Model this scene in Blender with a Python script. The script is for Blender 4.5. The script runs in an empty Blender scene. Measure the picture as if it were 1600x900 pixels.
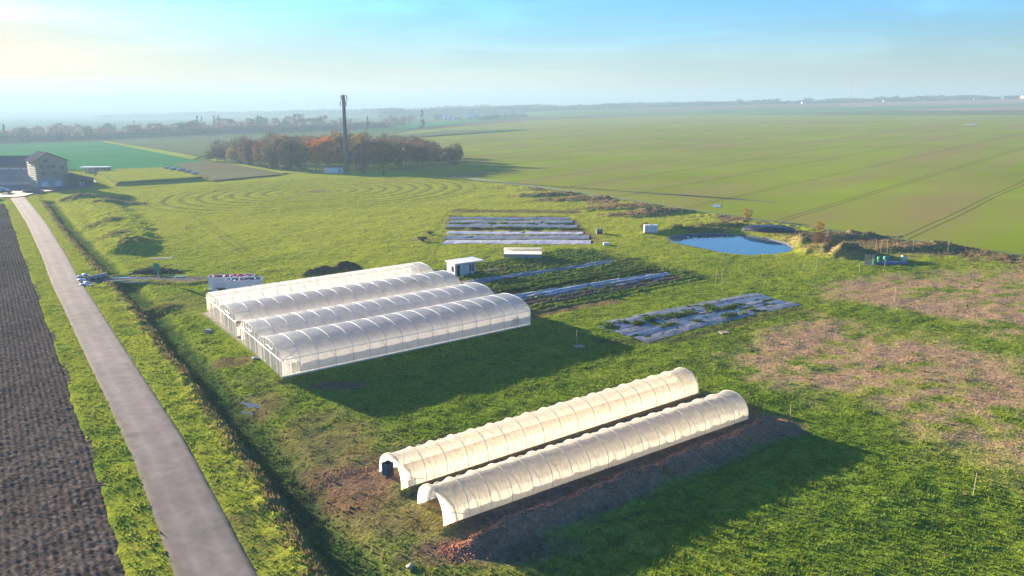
import bpy, bmesh, math, random
import numpy as np
from mathutils import Vector, Matrix
R = math.radians
rng = np.random.default_rng(7); random.seed(7)
SC = bpy.context.scene
COL = SC.collection

# ------------------------------------------------------------------ camera, sky, sun, exposure
FPX = 1240.0; PITCH = math.atan((450-163)/FPX); CAMH = 30.0; S = 0.0225    # the land climbs 2.25 % to the right
cam = bpy.data.cameras.new('camera'); camo = bpy.data.objects.new('camera', cam); COL.objects.link(camo)
cam.sensor_width = 36; cam.lens = FPX/1600*36; cam.clip_start = 0.5; cam.clip_end = 60000
camo.location = (0, 0, CAMH); camo.rotation_euler = (R(90)-PITCH, 0, 0); SC.camera = camo

SKY_KNEE = 5.5; SKY_TOP = 2.2
SUN_AZ = -46.5; SUN_EL = 9.0          # degrees from +Y, clockwise positive
W = bpy.data.worlds.new('World'); SC.world = W; W.use_nodes = True
nt = W.node_tree; bg = nt.nodes['Background']
sky = nt.nodes.new('ShaderNodeTexSky'); sky.sky_type = 'NISHITA'; sky.sun_disc = False
sky.sun_elevation = R(SUN_EL); sky.sun_rotation = R(SUN_AZ); sky.altitude = 100
sky.air_density = 1.0; sky.dust_density = 0.5; sky.ozone_density = 2.0
tc = nt.nodes.new('ShaderNodeTexCoord')
mp = nt.nodes.new('ShaderNodeMapping'); mp.inputs['Scale'].default_value = (1.6, 1.6, 13); mp.inputs['Rotation'].default_value = (0.06, 0.10, 0.3)
nz = nt.nodes.new('ShaderNodeTexNoise'); nz.inputs['Scale'].default_value = 1.7; nz.inputs['Detail'].default_value = 7; nz.inputs['Roughness'].default_value = .6; nz.inputs['Distortion'].default_value = .5
cr = nt.nodes.new('ShaderNodeMapRange'); cr.inputs['From Min'].default_value = .46; cr.inputs['From Max'].default_value = .78; cr.inputs['To Max'].default_value = .7
mx = nt.nodes.new('ShaderNodeMix'); mx.data_type = 'RGBA'; mx.blend_type = 'ADD'
cl = nt.nodes.new('ShaderNodeMix'); cl.data_type = 'RGBA'; cl.blend_type = 'MULTIPLY'; cl.inputs[0].default_value = 1; cl.inputs[7].default_value = (.80, .68, .68, 1)
bw = nt.nodes.new('ShaderNodeRGBToBW'); ad = nt.nodes.new('ShaderNodeMath'); ad.inputs[1].default_value = SKY_KNEE; dv = nt.nodes.new('ShaderNodeMath'); dv.operation = 'DIVIDE'; dv.inputs[0].default_value = SKY_TOP
ga = nt.nodes.new('ShaderNodeVectorMath'); ga.operation = 'SCALE'        # very bright air round the sun is rolled off, hue kept
hs = nt.nodes.new('ShaderNodeHueSaturation'); hs.inputs['Saturation'].default_value = 1.25
L = nt.links
L.new(tc.outputs['Generated'], mp.inputs[0]); L.new(mp.outputs[0], nz.inputs[0]); L.new(nz.outputs[0], cr.inputs[0]); L.new(cr.outputs[0], mx.inputs[0])
L.new(sky.outputs[0], bw.inputs[0]); L.new(bw.outputs[0], ad.inputs[0]); L.new(ad.outputs[0], dv.inputs[1]); L.new(dv.outputs[0], ga.inputs['Scale']); L.new(sky.outputs[0], ga.inputs[0]); L.new(ga.outputs[0], mx.inputs[6]); L.new(ga.outputs[0], cl.inputs[6]); L.new(cl.outputs[2], mx.inputs[7]); L.new(mx.outputs[2], hs.inputs['Color']); tn = nt.nodes.new('ShaderNodeMix'); tn.data_type = 'RGBA'; tn.blend_type = 'MULTIPLY'; tn.inputs[0].default_value = 1; tn.inputs[7].default_value = (.78, .87, 1.20, 1)
# the dusty air low over the horizon is warmer than the zenith
sxyz = nt.nodes.new('ShaderNodeSeparateXYZ'); hr = nt.nodes.new('ShaderNodeMapRange'); hr.inputs['From Min'].default_value = 0; hr.inputs['From Max'].default_value = .13; hr.inputs['To Min'].default_value = .75; hr.inputs['To Max'].default_value = 0; hr.interpolation_type = 'SMOOTHSTEP'
wt = nt.nodes.new('ShaderNodeMix'); wt.data_type = 'RGBA'; wt.inputs[6].default_value = (.42, 1.08, 1.85, 1); wt.inputs[7].default_value = (1.08, .92, 1.30, 1)
L.new(tc.outputs['Generated'], sxyz.inputs[0]); L.new(sxyz.outputs[2], hr.inputs[0]); L.new(hr.outputs[0], wt.inputs[0])
sr = nt.nodes.new('ShaderNodeMapRange'); sr.inputs['From Min'].default_value = 4; sr.inputs['From Max'].default_value = 17; sr.interpolation_type = 'SMOOTHSTEP'      # towards the sun the air is cream white
w2 = nt.nodes.new('ShaderNodeMix'); w2.data_type = 'RGBA'; w2.inputs[7].default_value = (.98, .91, 1.2, 1); L.new(bw.outputs[0], sr.inputs[0]); L.new(sr.outputs[0], w2.inputs[0]); L.new(wt.outputs[2], w2.inputs[6]); L.new(w2.outputs[2], tn.inputs[7])
L.new(hs.outputs[0], tn.inputs[6]); L.new(tn.outputs[2], bg.inputs[0])
bg.inputs[1].default_value = 0.10
sl = bpy.data.lights.new('sun', 'SUN'); so = bpy.data.objects.new('sun', sl); COL.objects.link(so)
sl.energy = 5.0; sl.angle = R(0.6); sl.color = (1.0, .84, .64)
sd = Vector((math.sin(R(SUN_AZ))*math.cos(R(SUN_EL)), math.cos(R(SUN_AZ))*math.cos(R(SUN_EL)), math.sin(R(SUN_EL))))
so.rotation_euler = sd.to_track_quat('Z', 'Y').to_euler()
vs = SC.view_settings; vs.view_transform = 'Standard'; vs.look = 'None'; vs.gamma = 1; vs.exposure = 2.68; vs.use_curve_mapping = False
SC.render.engine = 'CYCLES'; cy = SC.cycles
cy.max_bounces = 8; cy.transmission_bounces = 5; cy.transparent_max_bounces = 6; cy.volume_bounces = 1; cy.diffuse_bounces = 5; cy.use_denoising = True
cy.sample_clamp_indirect = 6; cy.caustics_reflective = False; cy.caustics_refractive = False
HAZE = 0.00042; HAZE_TOP = 118.0

# ------------------------------------------------------------------ maths helpers
CP, SP = math.cos(PITCH), math.sin(PITCH)
def capx(x): return np.clip(x, -2200, 2000)
def plane(x): return S*capx(x)
def G(px, py, dz=0.0, level=None):
    """the place on the sloping land seen at photograph pixel px, py"""
    u = (px-800)/FPX; v = (450-py)/FPX
    d = (u, CP+v*SP, -SP+v*CP)
    t = (CAMH-dz)/(S*d[0]-d[2]) if level is None else (CAMH-level)/(-d[2])
    return Vector((d[0]*t, d[1]*t, CAMH+d[2]*t))
def G2(px, py): p = G(px, py); return (p.x, p.y)
def P2(l): return np.array([G2(*q) for q in l])
def hsh(ix, iy, s):
    h = (ix.astype(np.int64)*374761393 + iy.astype(np.int64)*668265263 + s*1442695041) & 0xffffffff
    h = ((h ^ (h >> 13))*1274126177) & 0xffffffff
    return ((h ^ (h >> 16)) & 0xffff)/65535.0
def vn(x, y, s=0):
    x0 = np.floor(x); y0 = np.floor(y); fx = x-x0; fy = y-y0
    fx = fx*fx*(3-2*fx); fy = fy*fy*(3-2*fy)
    a = hsh(x0, y0, s); b = hsh(x0+1, y0, s); c = hsh(x0, y0+1, s); d = hsh(x0+1, y0+1, s)
    return (a*(1-fx)+b*fx)*(1-fy)+(c*(1-fx)+d*fx)*fy
def fbm(x, y, sc, s=0, o=4):
    r = 0; a = .5; t = 0; x = x/sc; y = y/sc
    for k in range(o):
        r = r+a*vn(x+17.3*k, y-9.1*k, s+k); t += a; a *= .55; x = x*2.03; y = y*2.03
    return r/t
def ss(a, b, x): t = np.clip((x-a)/(b-a), 0, 1); return t*t*(3-2*t)
def pdist(X, Y, P, closed=False):
    """distance, signed side and length along to a polyline"""
    best = np.full(np.shape(X), 1e18); side = np.zeros(np.shape(X)); al = np.zeros(np.shape(X)); acc = 0
    n = len(P)
    for i in range(n if closed else n-1):
        a = P[i]; b = P[(i+1) % n]; dx, dy = b-a; l = math.hypot(dx, dy)
        t = ((X-a[0])*dx+(Y-a[1])*dy)/(l*l); tc_ = np.clip(t, 0, 1)
        d = np.hypot(X-a[0]-tc_*dx, Y-a[1]-tc_*dy); m = d < best
        best = np.where(m, d, best); side = np.where(m, np.sign((X-a[0])*dy-(Y-a[1])*dx), side); al = np.where(m, acc+t*l, al); acc += l
    return best, side, al
def inside(X, Y, P):
    r = np.zeros(np.shape(X), bool); n = len(P)
    for i in range(n):
        x1, y1 = P[i]; x2, y2 = P[(i+1) % n]
        if y1 == y2: continue
        c = ((Y > y1) != (Y > y2)) & (X < (x2-x1)*(Y-y1)/(y2-y1)+x1); r ^= c
    return r
def sdist(X, Y, P):
    """positive inside"""
    d = pdist(X, Y, P, True)[0]; return np.where(inside(X, Y, P), d, -d)
def soft(X, Y, P, w, wob=0, sc=4, s=5):
    return ss(-w, w, sdist(X, Y, P)+wob*(fbm(X, Y, sc, s)-.5)*2)

# ------------------------------------------------------------------ layout traced on the land
ROAD = P2([(360, 950), (338, 900), (249, 700), (193, 600), (137, 500), (103, 440), (85, 400), (58, 350), (38, 322), (27, 308)])
ROAD = np.vstack([ROAD[0]+(ROAD[0]-ROAD[1])/np.hypot(*(ROAD[0]-ROAD[1]))*30, ROAD])
FEDGE = P2([(250, 960), (213, 900), (146, 700), (112, 600), (77, 500), (55, 440), (40, 400), (22, 350), (10, 318)])
FEDGE = np.vstack([FEDGE[0]+(FEDGE[0]-FEDGE[1])/np.hypot(*(FEDGE[0]-FEDGE[1]))*30, FEDGE])
CREST = P2([(560, 980), (502, 900), (433, 800), (369, 700), (300, 600), (222, 500), (180, 452), (148, 415), (122, 387), (92, 351), (68, 315)])
PONDL = 0.55
POND = np.array([(G(a, b, level=PONDL).x, G(a, b, level=PONDL).y) for a, b in [(1046, 373), (1056, 369), (1085, 366), (1125, 366), (1165, 369), (1200, 374), (1226, 381), (1237, 388), (1231, 394), (1205, 398), (1165, 399), (1130, 396), (1100, 389), (1070, 383), (1052, 379)]])
CROPEDGE = P2([(560, 262), (640, 268), (700, 277), (800, 289), (900, 303), (1010, 319), (1130, 338), (1240, 354), (1350, 370), (1480, 387), (1600, 402), (2100, 466)])
CROP = np.vstack([CROPEDGE, P2([(2500, 300), (2500, 172), (1600, 180), (1350, 180), (1100, 179), (830, 187), (640, 205), (560, 225)])])
PLAT = P2([(150, 272), (190, 267), (255, 264), (285, 271), (316, 282), (185, 290)])
RINGC = np.array(G2(497, 299)); 
STUB1 = P2([(1275, 462), (1330, 440), (1480, 424), (1640, 420), (1640, 545), (1500, 505), (1400, 482)])
STUB2 = P2([(1075, 550), (1180, 520), (1300, 503), (1400, 515), (1500, 540), (1640, 560), (1640, 740), (1500, 690), (1330, 640), (1200, 590)])
T1 = G2(632, 763); T2 = G2(698, 820)
UA = R(90-55.2); U = np.array([math.cos(UA), math.sin(UA)]); V = np.array([-math.sin(UA), math.cos(UA)])
def uv(X, Y, o): return (X-o[0])*U[0]+(Y-o[1])*U[1], (X-o[0])*V[0]+(Y-o[1])*V[1]
MOUNDS = [  # px, py, radius x (m), radius y, height
    (520, 424, 4.5, 2.2, 1.1), (547, 422, 2.6, 2.0, 1.0), (495, 426, 3, 2, .5), (150, 311, 14, 6, .9), (185, 318, 9, 5, .7), (205, 384, 3.5, 6, .7), (175, 370, 4, 6, .4), (160, 350, 5, 7, .4),
    (1085, 361, 10, 2.4, .85), (1120, 355, 9, 2.4, .85), (1062, 361, 4, 2.4, .5), (1275, 392, 3.6, 4.5, 1.1), (1310, 397, 4.5, 4, 1.2), (1340, 401, 6, 3.5, 1.3), (1258, 378, 4, 3, 1.2),
    (960, 325, 14, 5, .6), (1000, 335, 12, 5, .6), (900, 312, 16, 5, .45), (1040, 333, 9, 4, .5), (1330, 372, 16, 3, .9), (1440, 390, 14, 3, .8), (245, 478, 4, 3, .5), (850, 306, 12, 4, .7)]
MOUNDS = [(*G2(a, b), c, d, e) for a, b, c, d, e in MOUNDS]
BERM = P2([(118, 308), (150, 316), (172, 328), (190, 345), (198, 362), (209, 386)])
ENT = P2([(118, 443), (150, 436), (200, 434), (260, 433), (305, 436)])       # farm entrance track over the ditch
TRACKS = [P2([(452, 640), (420, 560), (370, 600), (395, 650), (470, 720), (560, 800), (640, 890)]), ]
def rl(d, w): return np.exp(-(d/w)**2)

def relief(X, Y):
    X = np.asarray(X, float); Y = np.asarray(Y, float)
    near = ss(520, 380, Y)*ss(-330, -260, X)*ss(240, 180, X)
    h = (fbm(X, Y, 9, 1)-.5)*.45+(fbm(X, Y, 1.6, 2, 3)-.5)*.22
    rough = np.zeros_like(X)
    dr = pdist(X, Y, ROAD)[0]; de, se, al = pdist(X, Y, ENT); dc, sc_, alc = pdist(X, Y, CREST)
    inc = (al > 2) & (al < 60)
    c = dc*sc_                                             # metres to the right of the verge crest
    gate = 1-ss(4.5, 3.0, de)*ss(0, 4, al)
    wob = (fbm(X, Y, 6, 11)-.5)*1.2; cw = c+wob
    dep = ss(0., 1.1, cw)*ss(5.5, 2.6, cw)*.78+ss(0, 1.5, cw)*.35*ss(60, 30, cw)
    h = h+rl(cw+.3, .7)*.22*gate-dep*gate
    rough = rough+rl(cw+.2, .9)*1.0*gate
    k = ss(2.2, 4.5, dr); h = h*(.15+.85*k)
    # mounds
    for mx_, my_, a, b, e in MOUNDS:
        r = np.hypot((X-mx_)/a, (Y-my_)/b)+(fbm(X, Y, 3, 21)-.5)*.6
        g = ss(1.25, .35, r); h = h+g*e; rough = rough+g*.9
    db, sb, ab = pdist(X, Y, BERM); bq = ss(7.5, 1.5, db+(fbm(X, Y, 5, 22)-.5)*4); h = h+bq*1.35; rough = rough+bq*.7
    wl = ss(16, 2, pdist(X, Y, CROPEDGE)[0])*ss(1., -1, pdist(X, Y, CROPEDGE)[1]*-1)*ss(-20, 10, X)
    rough = rough+wl*.9
    h = h+wl*.35
    # rows beside the low tunnels
    u, v = uv(X, Y, T2)
    ub = ss(-2, 3, u)*ss(37, 33, u)
    sp = -2.9+(fbm(X, Y, 4, 31)-.5)*1.4
    h = h+ub*rl(v-sp, .9)*1.0*(0.5+1.*fbm(X, Y, 1.8, 33)); rough = rough+ub*rl(v+2.6, 1.7)*1.3
    # level ground under tunnels and greenhouses
    ut, vt = uv(X, Y, T1)
    fl = ss(-1.2, 0, u)*ss(35, 34, u)*ss(-.9, -.2, v)*ss(4.8, 4.2, v)
    fl = np.maximum(fl, ss(-1.2, 0, ut)*ss(36.5, 35.5, ut)*ss(-.9, -.2, vt)*ss(4.8, 4.2, vt))
    A = G2(441, 591); ua, va = uv(X, Y, A)
    fl = np.maximum(fl, ss(-1.5, 0, ua)*ss(37, 35.5, ua)*ss(-1.5, 0, va)*ss(41, 39.5, va))
    h = h*(1-fl)-fl*.02
    # bed furrows
    bd = ss(1, 4, ua-38)*ss(42, 36, ua-38)*ss(3, 6, va)*ss(46, 40, va)
    h = h+bd*(.16*np.sin(va*2*math.pi/1.7+2*fbm(X, Y, 8, 41)))
    h = h+rough*((fbm(X, Y, 1.1, 51, 3)-.5)*.75)
    # plateau by the tower
    h = h+ss(-1.5, .5, sdist(X, Y, PLAT))*1.7
    # labyrinth rings
    q = np.hypot((X-RINGC[0]), (Y-RINGC[1])*1.0)
    h = h+ss(60, 52, q)*ss(2, 6, q)*(.05*np.cos(q*2*math.pi/5.6))
    # tracks
    h = h-ss(2.0, 1.0, de)*.12*inc
    h = h*near
    # pond basin (level water)
    dp = -sdist(X, Y, POND); pb = ss(3.0, .1, dp)*((X > 20) & (X < 75))
    z = plane(X)+h
    z = z*(1-pb)+(PONDL+.12)*pb
    z = np.where(dp < .4, PONDL+.12+ss(.4, -.8, dp)*-1.2, z)
    # land sinks under the sheets laid on it
    z = z-ss(2.45, 2.2, dr)*.12
    z = z-ss(.3, 1.6, FD(X, Y))*.5
    z = z-ss(.5, 3.0, sdist(X, Y, CROP))*.5
    return z
def FD(X, Y):
    d, s_, al = pdist(X, Y, FEDGE); return np.where((al > 0) & (al < 330), -d*s_, -1)

def ground_colour(X, Y):
    n1 = fbm(X, Y, 14, 61); n2 = fbm(X, Y, 3, 62); n3 = fbm(X, Y, 40, 63)
    def C(*c): return np.array(c)[None, :]
    def mixc(c, d, t): t = np.clip(t, 0, 1)[:, None]; return c*(1-t)+d*t
    c = C(.135, .200, .020)*np.ones((len(X), 1))
    c = mixc(c, C(.195, .24, .024), ss(.35, .65, n1*.6+n2*.4))
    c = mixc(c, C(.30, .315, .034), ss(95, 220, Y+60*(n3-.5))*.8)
    c = mixc(c, C(.06, .13, .012), ss(.55, .7, n2)*.5*ss(160, 90, Y))
    soil = C(.17, .095, .065); dsoil = C(.065, .042, .034); dry = C(.26, .18, .09); pink = C(.34, .215, .125)
    # patches of dry stubble
    a = np.maximum(soft(X, Y, STUB1, 3.5, 5, 7), soft(X, Y, STUB2, 4, 7, 7))
    c = mixc(c, pink, a*(ss(.28, .57, fbm(X, Y, 1.8, 71)*.55+fbm(X, Y, 11, 72)*.45))*.95)
    # muddy working ground
    mud = np.zeros(len(X))
    for px_, py_, rx, ry, st in [(560, 745, 9, 7, 1.), (640, 800, 8, 5, .7), (740, 850, 7, 2.5, 1.1), (500, 690, 7, 8, .6), (395, 632, 4, 5, .7), (420, 590, 4, 4, .3), (365, 560, 3, 2, .8), (525, 598, 3, 1.2, 1.2), (305, 437, 12, 3, .5), (660, 375, 4, 2, .6), (700, 455, 8, 5, .15), (300, 470, 12, 8, .35), (600, 840, 16, 10, .35)]:
        gx, gy = G2(px_, py_); mud = np.maximum(mud, st*ss(1.5, .3, np.hypot((X-gx)/rx, (Y-gy)/ry)+(n2-.5)*1.2))
    u, v = uv(X, Y, T2); ut, vt = uv(X, Y, T1)
    lt = ss(-3, 2, u)*ss(38, 34, u)
    mud = np.maximum(mud, lt*ss(-5.6, -4.0, v+(n2-.5)*2.6)*ss(8.0, 6.4, v))
    mud = np.maximum(mud, 1.1*ss(-6, 0, ut)*ss(33, 24, ut)*ss(3.4, 4.2, vt)*ss(8.3, 6.0, vt+(n2-.5)*2.6))
    mud = np.maximum(mud, ss(0, 2, ut)*ss(36, 34, ut)*ss(-.3, .2, vt)*ss(4.4, 4.0, vt))
    mud = np.clip(mud, 0, 1)*(ss(.25, .5, fbm(X, Y, 1.3, 75)+.25*mud))
    c = mixc(c, soil+(n2[:, None]-.5)*.05, mud*.92)
    c = mixc(c, C(.40, .205, .12)*(.45+1.1*fbm(X, Y, .9, 34)[:, None]), lt*rl(v+3.1, 1.5)*.85)
    gb = lt*rl(v-5.3, .9)*(n2 > .42); c = mixc(c, C(.06, .10, .025), gb*.7)
    gi = ss(.4, .6, uv(X, Y, G2(441, 591))[0])*ss(35.6, 35.2, uv(X, Y, G2(441, 591))[0])*ss(.3, .5, uv(X, Y, G2(441, 591))[1])*ss(38, 37.5, uv(X, Y, G2(441, 591))[1]); c = mixc(c, C(.42, .37, .29), gi)  # pale floor under the greenhouse film, added to bounce light up into it
    for t0, l0 in ((T1, 34.8), (T2, 33.4)):
        q1, q2 = uv(X, Y, t0); c = mixc(c, C(.36, .27, .19), ss(1.5, 4, q1)*ss(l0+.2, l0-.2, q1)*ss(.1, .5, q2)*ss(4., 3.6, q2))
    # vegetable beds right of the greenhouses
    A = G2(441, 591); ua, va = uv(X, Y, A)
    bd = ss(38, 41, ua)*ss(82, 76, ua)*ss(3, 6, va)*ss(44, 40, va)
    stripe = .5+.5*np.sin(va*2*math.pi/1.7+2*fbm(X, Y, 8, 41))
    c = mixc(c, C(.095, .068, .035), bd*ss(.75, .3, stripe)*.8)
    c = mixc(c, C(.055, .115, .025), bd*ss(.45, .8, stripe)*ss(.4, .6, n2)*.7)
    for line, wd, col, st in [([(795, 478), (900, 462), (1055, 434)], 1.5, soil, 1.), ([(830, 492), (960, 470)], 1.4, soil, .7), ([(760, 452), (870, 437), (1000, 423)], 1.5, C(.03, .10, .03), .9),
                              ([(720, 329), (890, 331)], 3.5, dsoil*1.5, .7), ([(885, 345), (930, 378)], 2, dry*.6, .7), ([(935, 530), (1050, 533), (1250, 482)], .8, dsoil, .6), ([(995, 520), (1240, 478)], .6, dsoil, .6)]:
        d, s_, al = pdist(X, Y, P2(line)); c = mixc(c, col, st*ss(wd*1.4, wd*.6, d+(n2-.5)*1.2))
    c = mixc(c, dsoil*1.8, .8*soft(X, Y, P2([(702, 337), (893, 338), (926, 381), (692, 381)]), .9, 1.5, 3)*ss(.3, .5, n2))
    # weedy strip along the crop field, mounds, verge crest
    d, s_, al = pdist(X, Y, CROPEDGE)
    wl = ss(20, 6, d+14*(n1-.5))*ss(-10, 20, X)*ss(400, 330, Y)
    c = mixc(c, C(.20, .135, .07), wl*ss(.40, .6, fbm(X, Y, 5, 77))*.95)
    for i, (mx_, my_, a_, b_, e) in enumerate(MOUNDS):
        r = np.hypot((X-mx_)/a_, (Y-my_)/b_)+(n2-.5)*.7
        cc = {0: dsoil, 1: dsoil, 2: dsoil, 3: dsoil*1.7, 4: dsoil*1.7}.get(i, C(.22, .15, .08) if i > 10 and i != 21 else C(.10, .12, .035))
        c = mixc(c, cc, ss(1.2, .5, r)*.8)
    dc, sc_, alc = pdist(X, Y, CREST); cw = dc*sc_+(fbm(X, Y, 6, 11)-.5)*1.2
    c = mixc(c, C(.155, .105, .055), rl(cw-.1, .75)*ss(.35, .55, n2)*.9)
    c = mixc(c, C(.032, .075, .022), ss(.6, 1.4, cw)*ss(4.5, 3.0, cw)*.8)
    dr = pdist(X, Y, ROAD)[0]
    vg = (cw < 0) & (dr < 12); c = mixc(c, C(.25, .275, .03), vg*ss(.25, .6, n2)*.8)
    # entrance track
    de, se, al = pdist(X, Y, ENT); c = mixc(c, C(.17, .15, .13), ss(2.4, 1.4, de+(n2-.5)*1.5)*.9)
    # labyrinth
    q = np.hypot((X-RINGC[0]), (Y-RINGC[1])); qq = q+1.4*(n2-.5)
    c = mixc(c, C(.10, .105, .035), ss(62, 56, q)*ss(-.35, -.85, np.cos(qq*2*math.pi/5.6))*.6)
    c = mixc(c, C(.19, .15, .07), ss(8, 3, q)*.7)
    # wheel tracks over the pasture
    for line in ([(200, 395), (330, 345), (470, 322), (720, 322)], [(235, 405), (345, 350), (480, 324)], [(300, 330), (360, 375), (395, 400)], [(705, 330), (680, 372), (672, 410)], [(300, 540), (360, 620), (440, 700), (520, 800)], [(330, 560), (420, 640), (520, 740)], [(1120, 530), (1350, 455), (1600, 380)], [(1010, 540), (1250, 480)], [(860, 870), (1010, 800), (1250, 790)], [(930, 800), (1060, 770), (1220, 700)]):
        d, s_, al = pdist(X, Y, P2(line)); c = mixc(c, C(.06, .07, .025), rl(np.abs(d+.5*(n2-.5))-.9, .28)*.38)
    c = mixc(c, C(.05, .07, .03), ss(-1.5, .2, sdist(X, Y, PLAT))*ss(.5, -.2, sdist(X, Y, PLAT)))  # plateau bank painted dark, standing in for its shaded side
    # distance: farmland
    f = ss(400, 470, Y); c = mixc(c, C(.095, .135, .035)+(fbm(X, Y, 300, 81)[:, None]-.5)*C(.06, .05, .03), f)
    return np.clip(c, .008, .5)

# ------------------------------------------------------------------ materials
def mat(name, col, rough=.8, var=0, vs_=3, bump=0, bs=8, metal=0, spec=.3, attr=False, trans=0, dark=None, alpha=1, stretch=None, subs=0):
    m = bpy.data.materials.new(name); m.use_nodes = True; n = m.node_tree; b = n.nodes['Principled BSDF']; k = n.links
    b.inputs['Roughness'].default_value = rough; b.inputs['Metallic'].default_value = metal; b.inputs['Specular IOR Level'].default_value = spec
    t = n.nodes.new('ShaderNodeTexCoord'); src = t.outputs['Object']
    if stretch:
        q = n.nodes.new('ShaderNodeMapping'); q.inputs['Scale'].default_value = stretch; k.new(src, q.inputs[0]); src = q.outputs[0]
    if attr: a = n.nodes.new('ShaderNodeAttribute'); a.attribute_name = 'Col'; cs = a.outputs['Color']
    else: a = n.nodes.new('ShaderNodeRGB'); a.outputs[0].default_value = (*col, 1); cs = a.outputs[0]
    if var:
        z = n.nodes.new('ShaderNodeTexNoise'); z.inputs['Scale'].default_value = vs_; z.inputs['Detail'].default_value = 6; z.inputs['Roughness'].default_value = .65; k.new(src, z.inputs[0])
        r = n.nodes.new('ShaderNodeMapRange'); r.inputs['From Min'].default_value = .3; r.inputs['From Max'].default_value = .7; r.inputs['To Min'].default_value = 1-var; r.inputs['To Max'].default_value = 1+var*.8; k.new(z.outputs[0], r.inputs[0])
        x = n.nodes.new('ShaderNodeMix'); x.data_type = 'RGBA'; x.blend_type = 'MULTIPLY'; x.inputs[0].default_value = 1; k.new(cs, x.inputs[6]); k.new(r.outputs[0], x.inputs[7]); cs = x.outputs[2]
    k.new(cs, b.inputs['Base Color'])
    if bump:
        z = n.nodes.new('ShaderNodeTexNoise'); z.inputs['Scale'].default_value = bs; z.inputs['Detail'].default_value = 5; z.inputs['Roughness'].default_value = .6; k.new(src, z.inputs[0])
        u = n.nodes.new('ShaderNodeBump'); u.inputs['Strength'].default_value = 1; u.inputs['Distance'].default_value = bump; k.new(z.outputs[0], u.inputs['Height']); k.new(u.outputs[0], b.inputs['Normal'])
    if trans:
        tr = n.nodes.new('ShaderNodeBsdfTranslucent'); k.new(cs, tr.inputs[0]); ms = n.nodes.new('ShaderNodeMixShader'); ms.inputs[0].default_value = trans
        k.new(b.outputs[0], ms.inputs[1]); k.new(tr.outputs[0], ms.inputs[2]); k.new(ms.outputs[0], n.nodes['Material Output'].inputs[0])
    return m
def film_mat(name, col, tl, tp, rough=.35, vs_=1.2, cvar=.12, bd=.03):
    """frosted polythene: part diffuse, part translucent, a little see-through, a soft sheen"""
    m = bpy.data.materials.new(name); m.use_nodes = True; n = m.node_tree; k = n.links
    for x in list(n.nodes):
        if x.type == 'BSDF_PRINCIPLED': n.nodes.remove(x)
    out = n.nodes['Material Output']; t = n.nodes.new('ShaderNodeTexCoord')
    z = n.nodes.new('ShaderNodeTexNoise'); z.inputs['Scale'].default_value = vs_; z.inputs['Detail'].default_value = 6; k.new(t.outputs['Object'], z.inputs[0])
    r = n.nodes.new('ShaderNodeMapRange'); r.inputs['To Min'].default_value = 1-cvar; r.inputs['To Max'].default_value = 1; r.inputs['From Min'].default_value = .35; r.inputs['From Max'].default_value = .6; k.new(z.outputs[0], r.inputs[0])
    x = n.nodes.new('ShaderNodeMix'); x.data_type = 'RGBA'; x.blend_type = 'MULTIPLY'; x.inputs[0].default_value = 1; x.inputs[6].default_value = (*col, 1); k.new(r.outputs[0], x.inputs[7])
    bu = n.nodes.new('ShaderNodeBump'); bu.inputs['Distance'].default_value = bd; z2 = n.nodes.new('ShaderNodeTexNoise'); z2.inputs['Scale'].default_value = 3.5; z2.inputs['Distortion'].default_value = .6
    mq = n.nodes.new('ShaderNodeMapping'); mq.inputs['Scale'].default_value = (1, .35, .35); k.new(t.outputs['Object'], mq.inputs[0]); k.new(mq.outputs[0], z2.inputs[0]); k.new(z2.outputs[0], bu.inputs['Height'])
    d = n.nodes.new('ShaderNodeBsdfDiffuse'); T = n.nodes.new('ShaderNodeBsdfTranslucent'); P = n.nodes.new('ShaderNodeBsdfTransparent'); g = n.nodes.new('ShaderNodeBsdfGlossy'); g.inputs['Roughness'].default_value = rough
    for q in (d, T, g): k.new(bu.outputs[0], q.inputs['Normal'])
    for q in (d, T): k.new(x.outputs[2], q.inputs[0])
    a = n.nodes.new('ShaderNodeMixShader'); a.inputs[0].default_value = tl; k.new(d.outputs[0], a.inputs[1]); k.new(T.outputs[0], a.inputs[2])
    b = n.nodes.new('ShaderNodeMixShader'); b.inputs[0].default_value = tp; k.new(a.outputs[0], b.inputs[1]); k.new(P.outputs[0], b.inputs[2])
    lw = n.nodes.new('ShaderNodeFresnel'); lw.inputs[0].default_value = 1.45; k.new(bu.outputs[0], lw.inputs['Normal'])
    c = n.nodes.new('ShaderNodeMixShader'); fm = n.nodes.new('ShaderNodeMath'); fm.operation = 'MULTIPLY'; fm.inputs[1].default_value = .45; k.new(lw.outputs[0], fm.inputs[0]); k.new(fm.outputs[0], c.inputs[0]); k.new(b.outputs[0], c.inputs[1]); k.new(g.outputs[0], c.inputs[2]); k.new(c.outputs[0], out.inputs[0])
    return m
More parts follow.
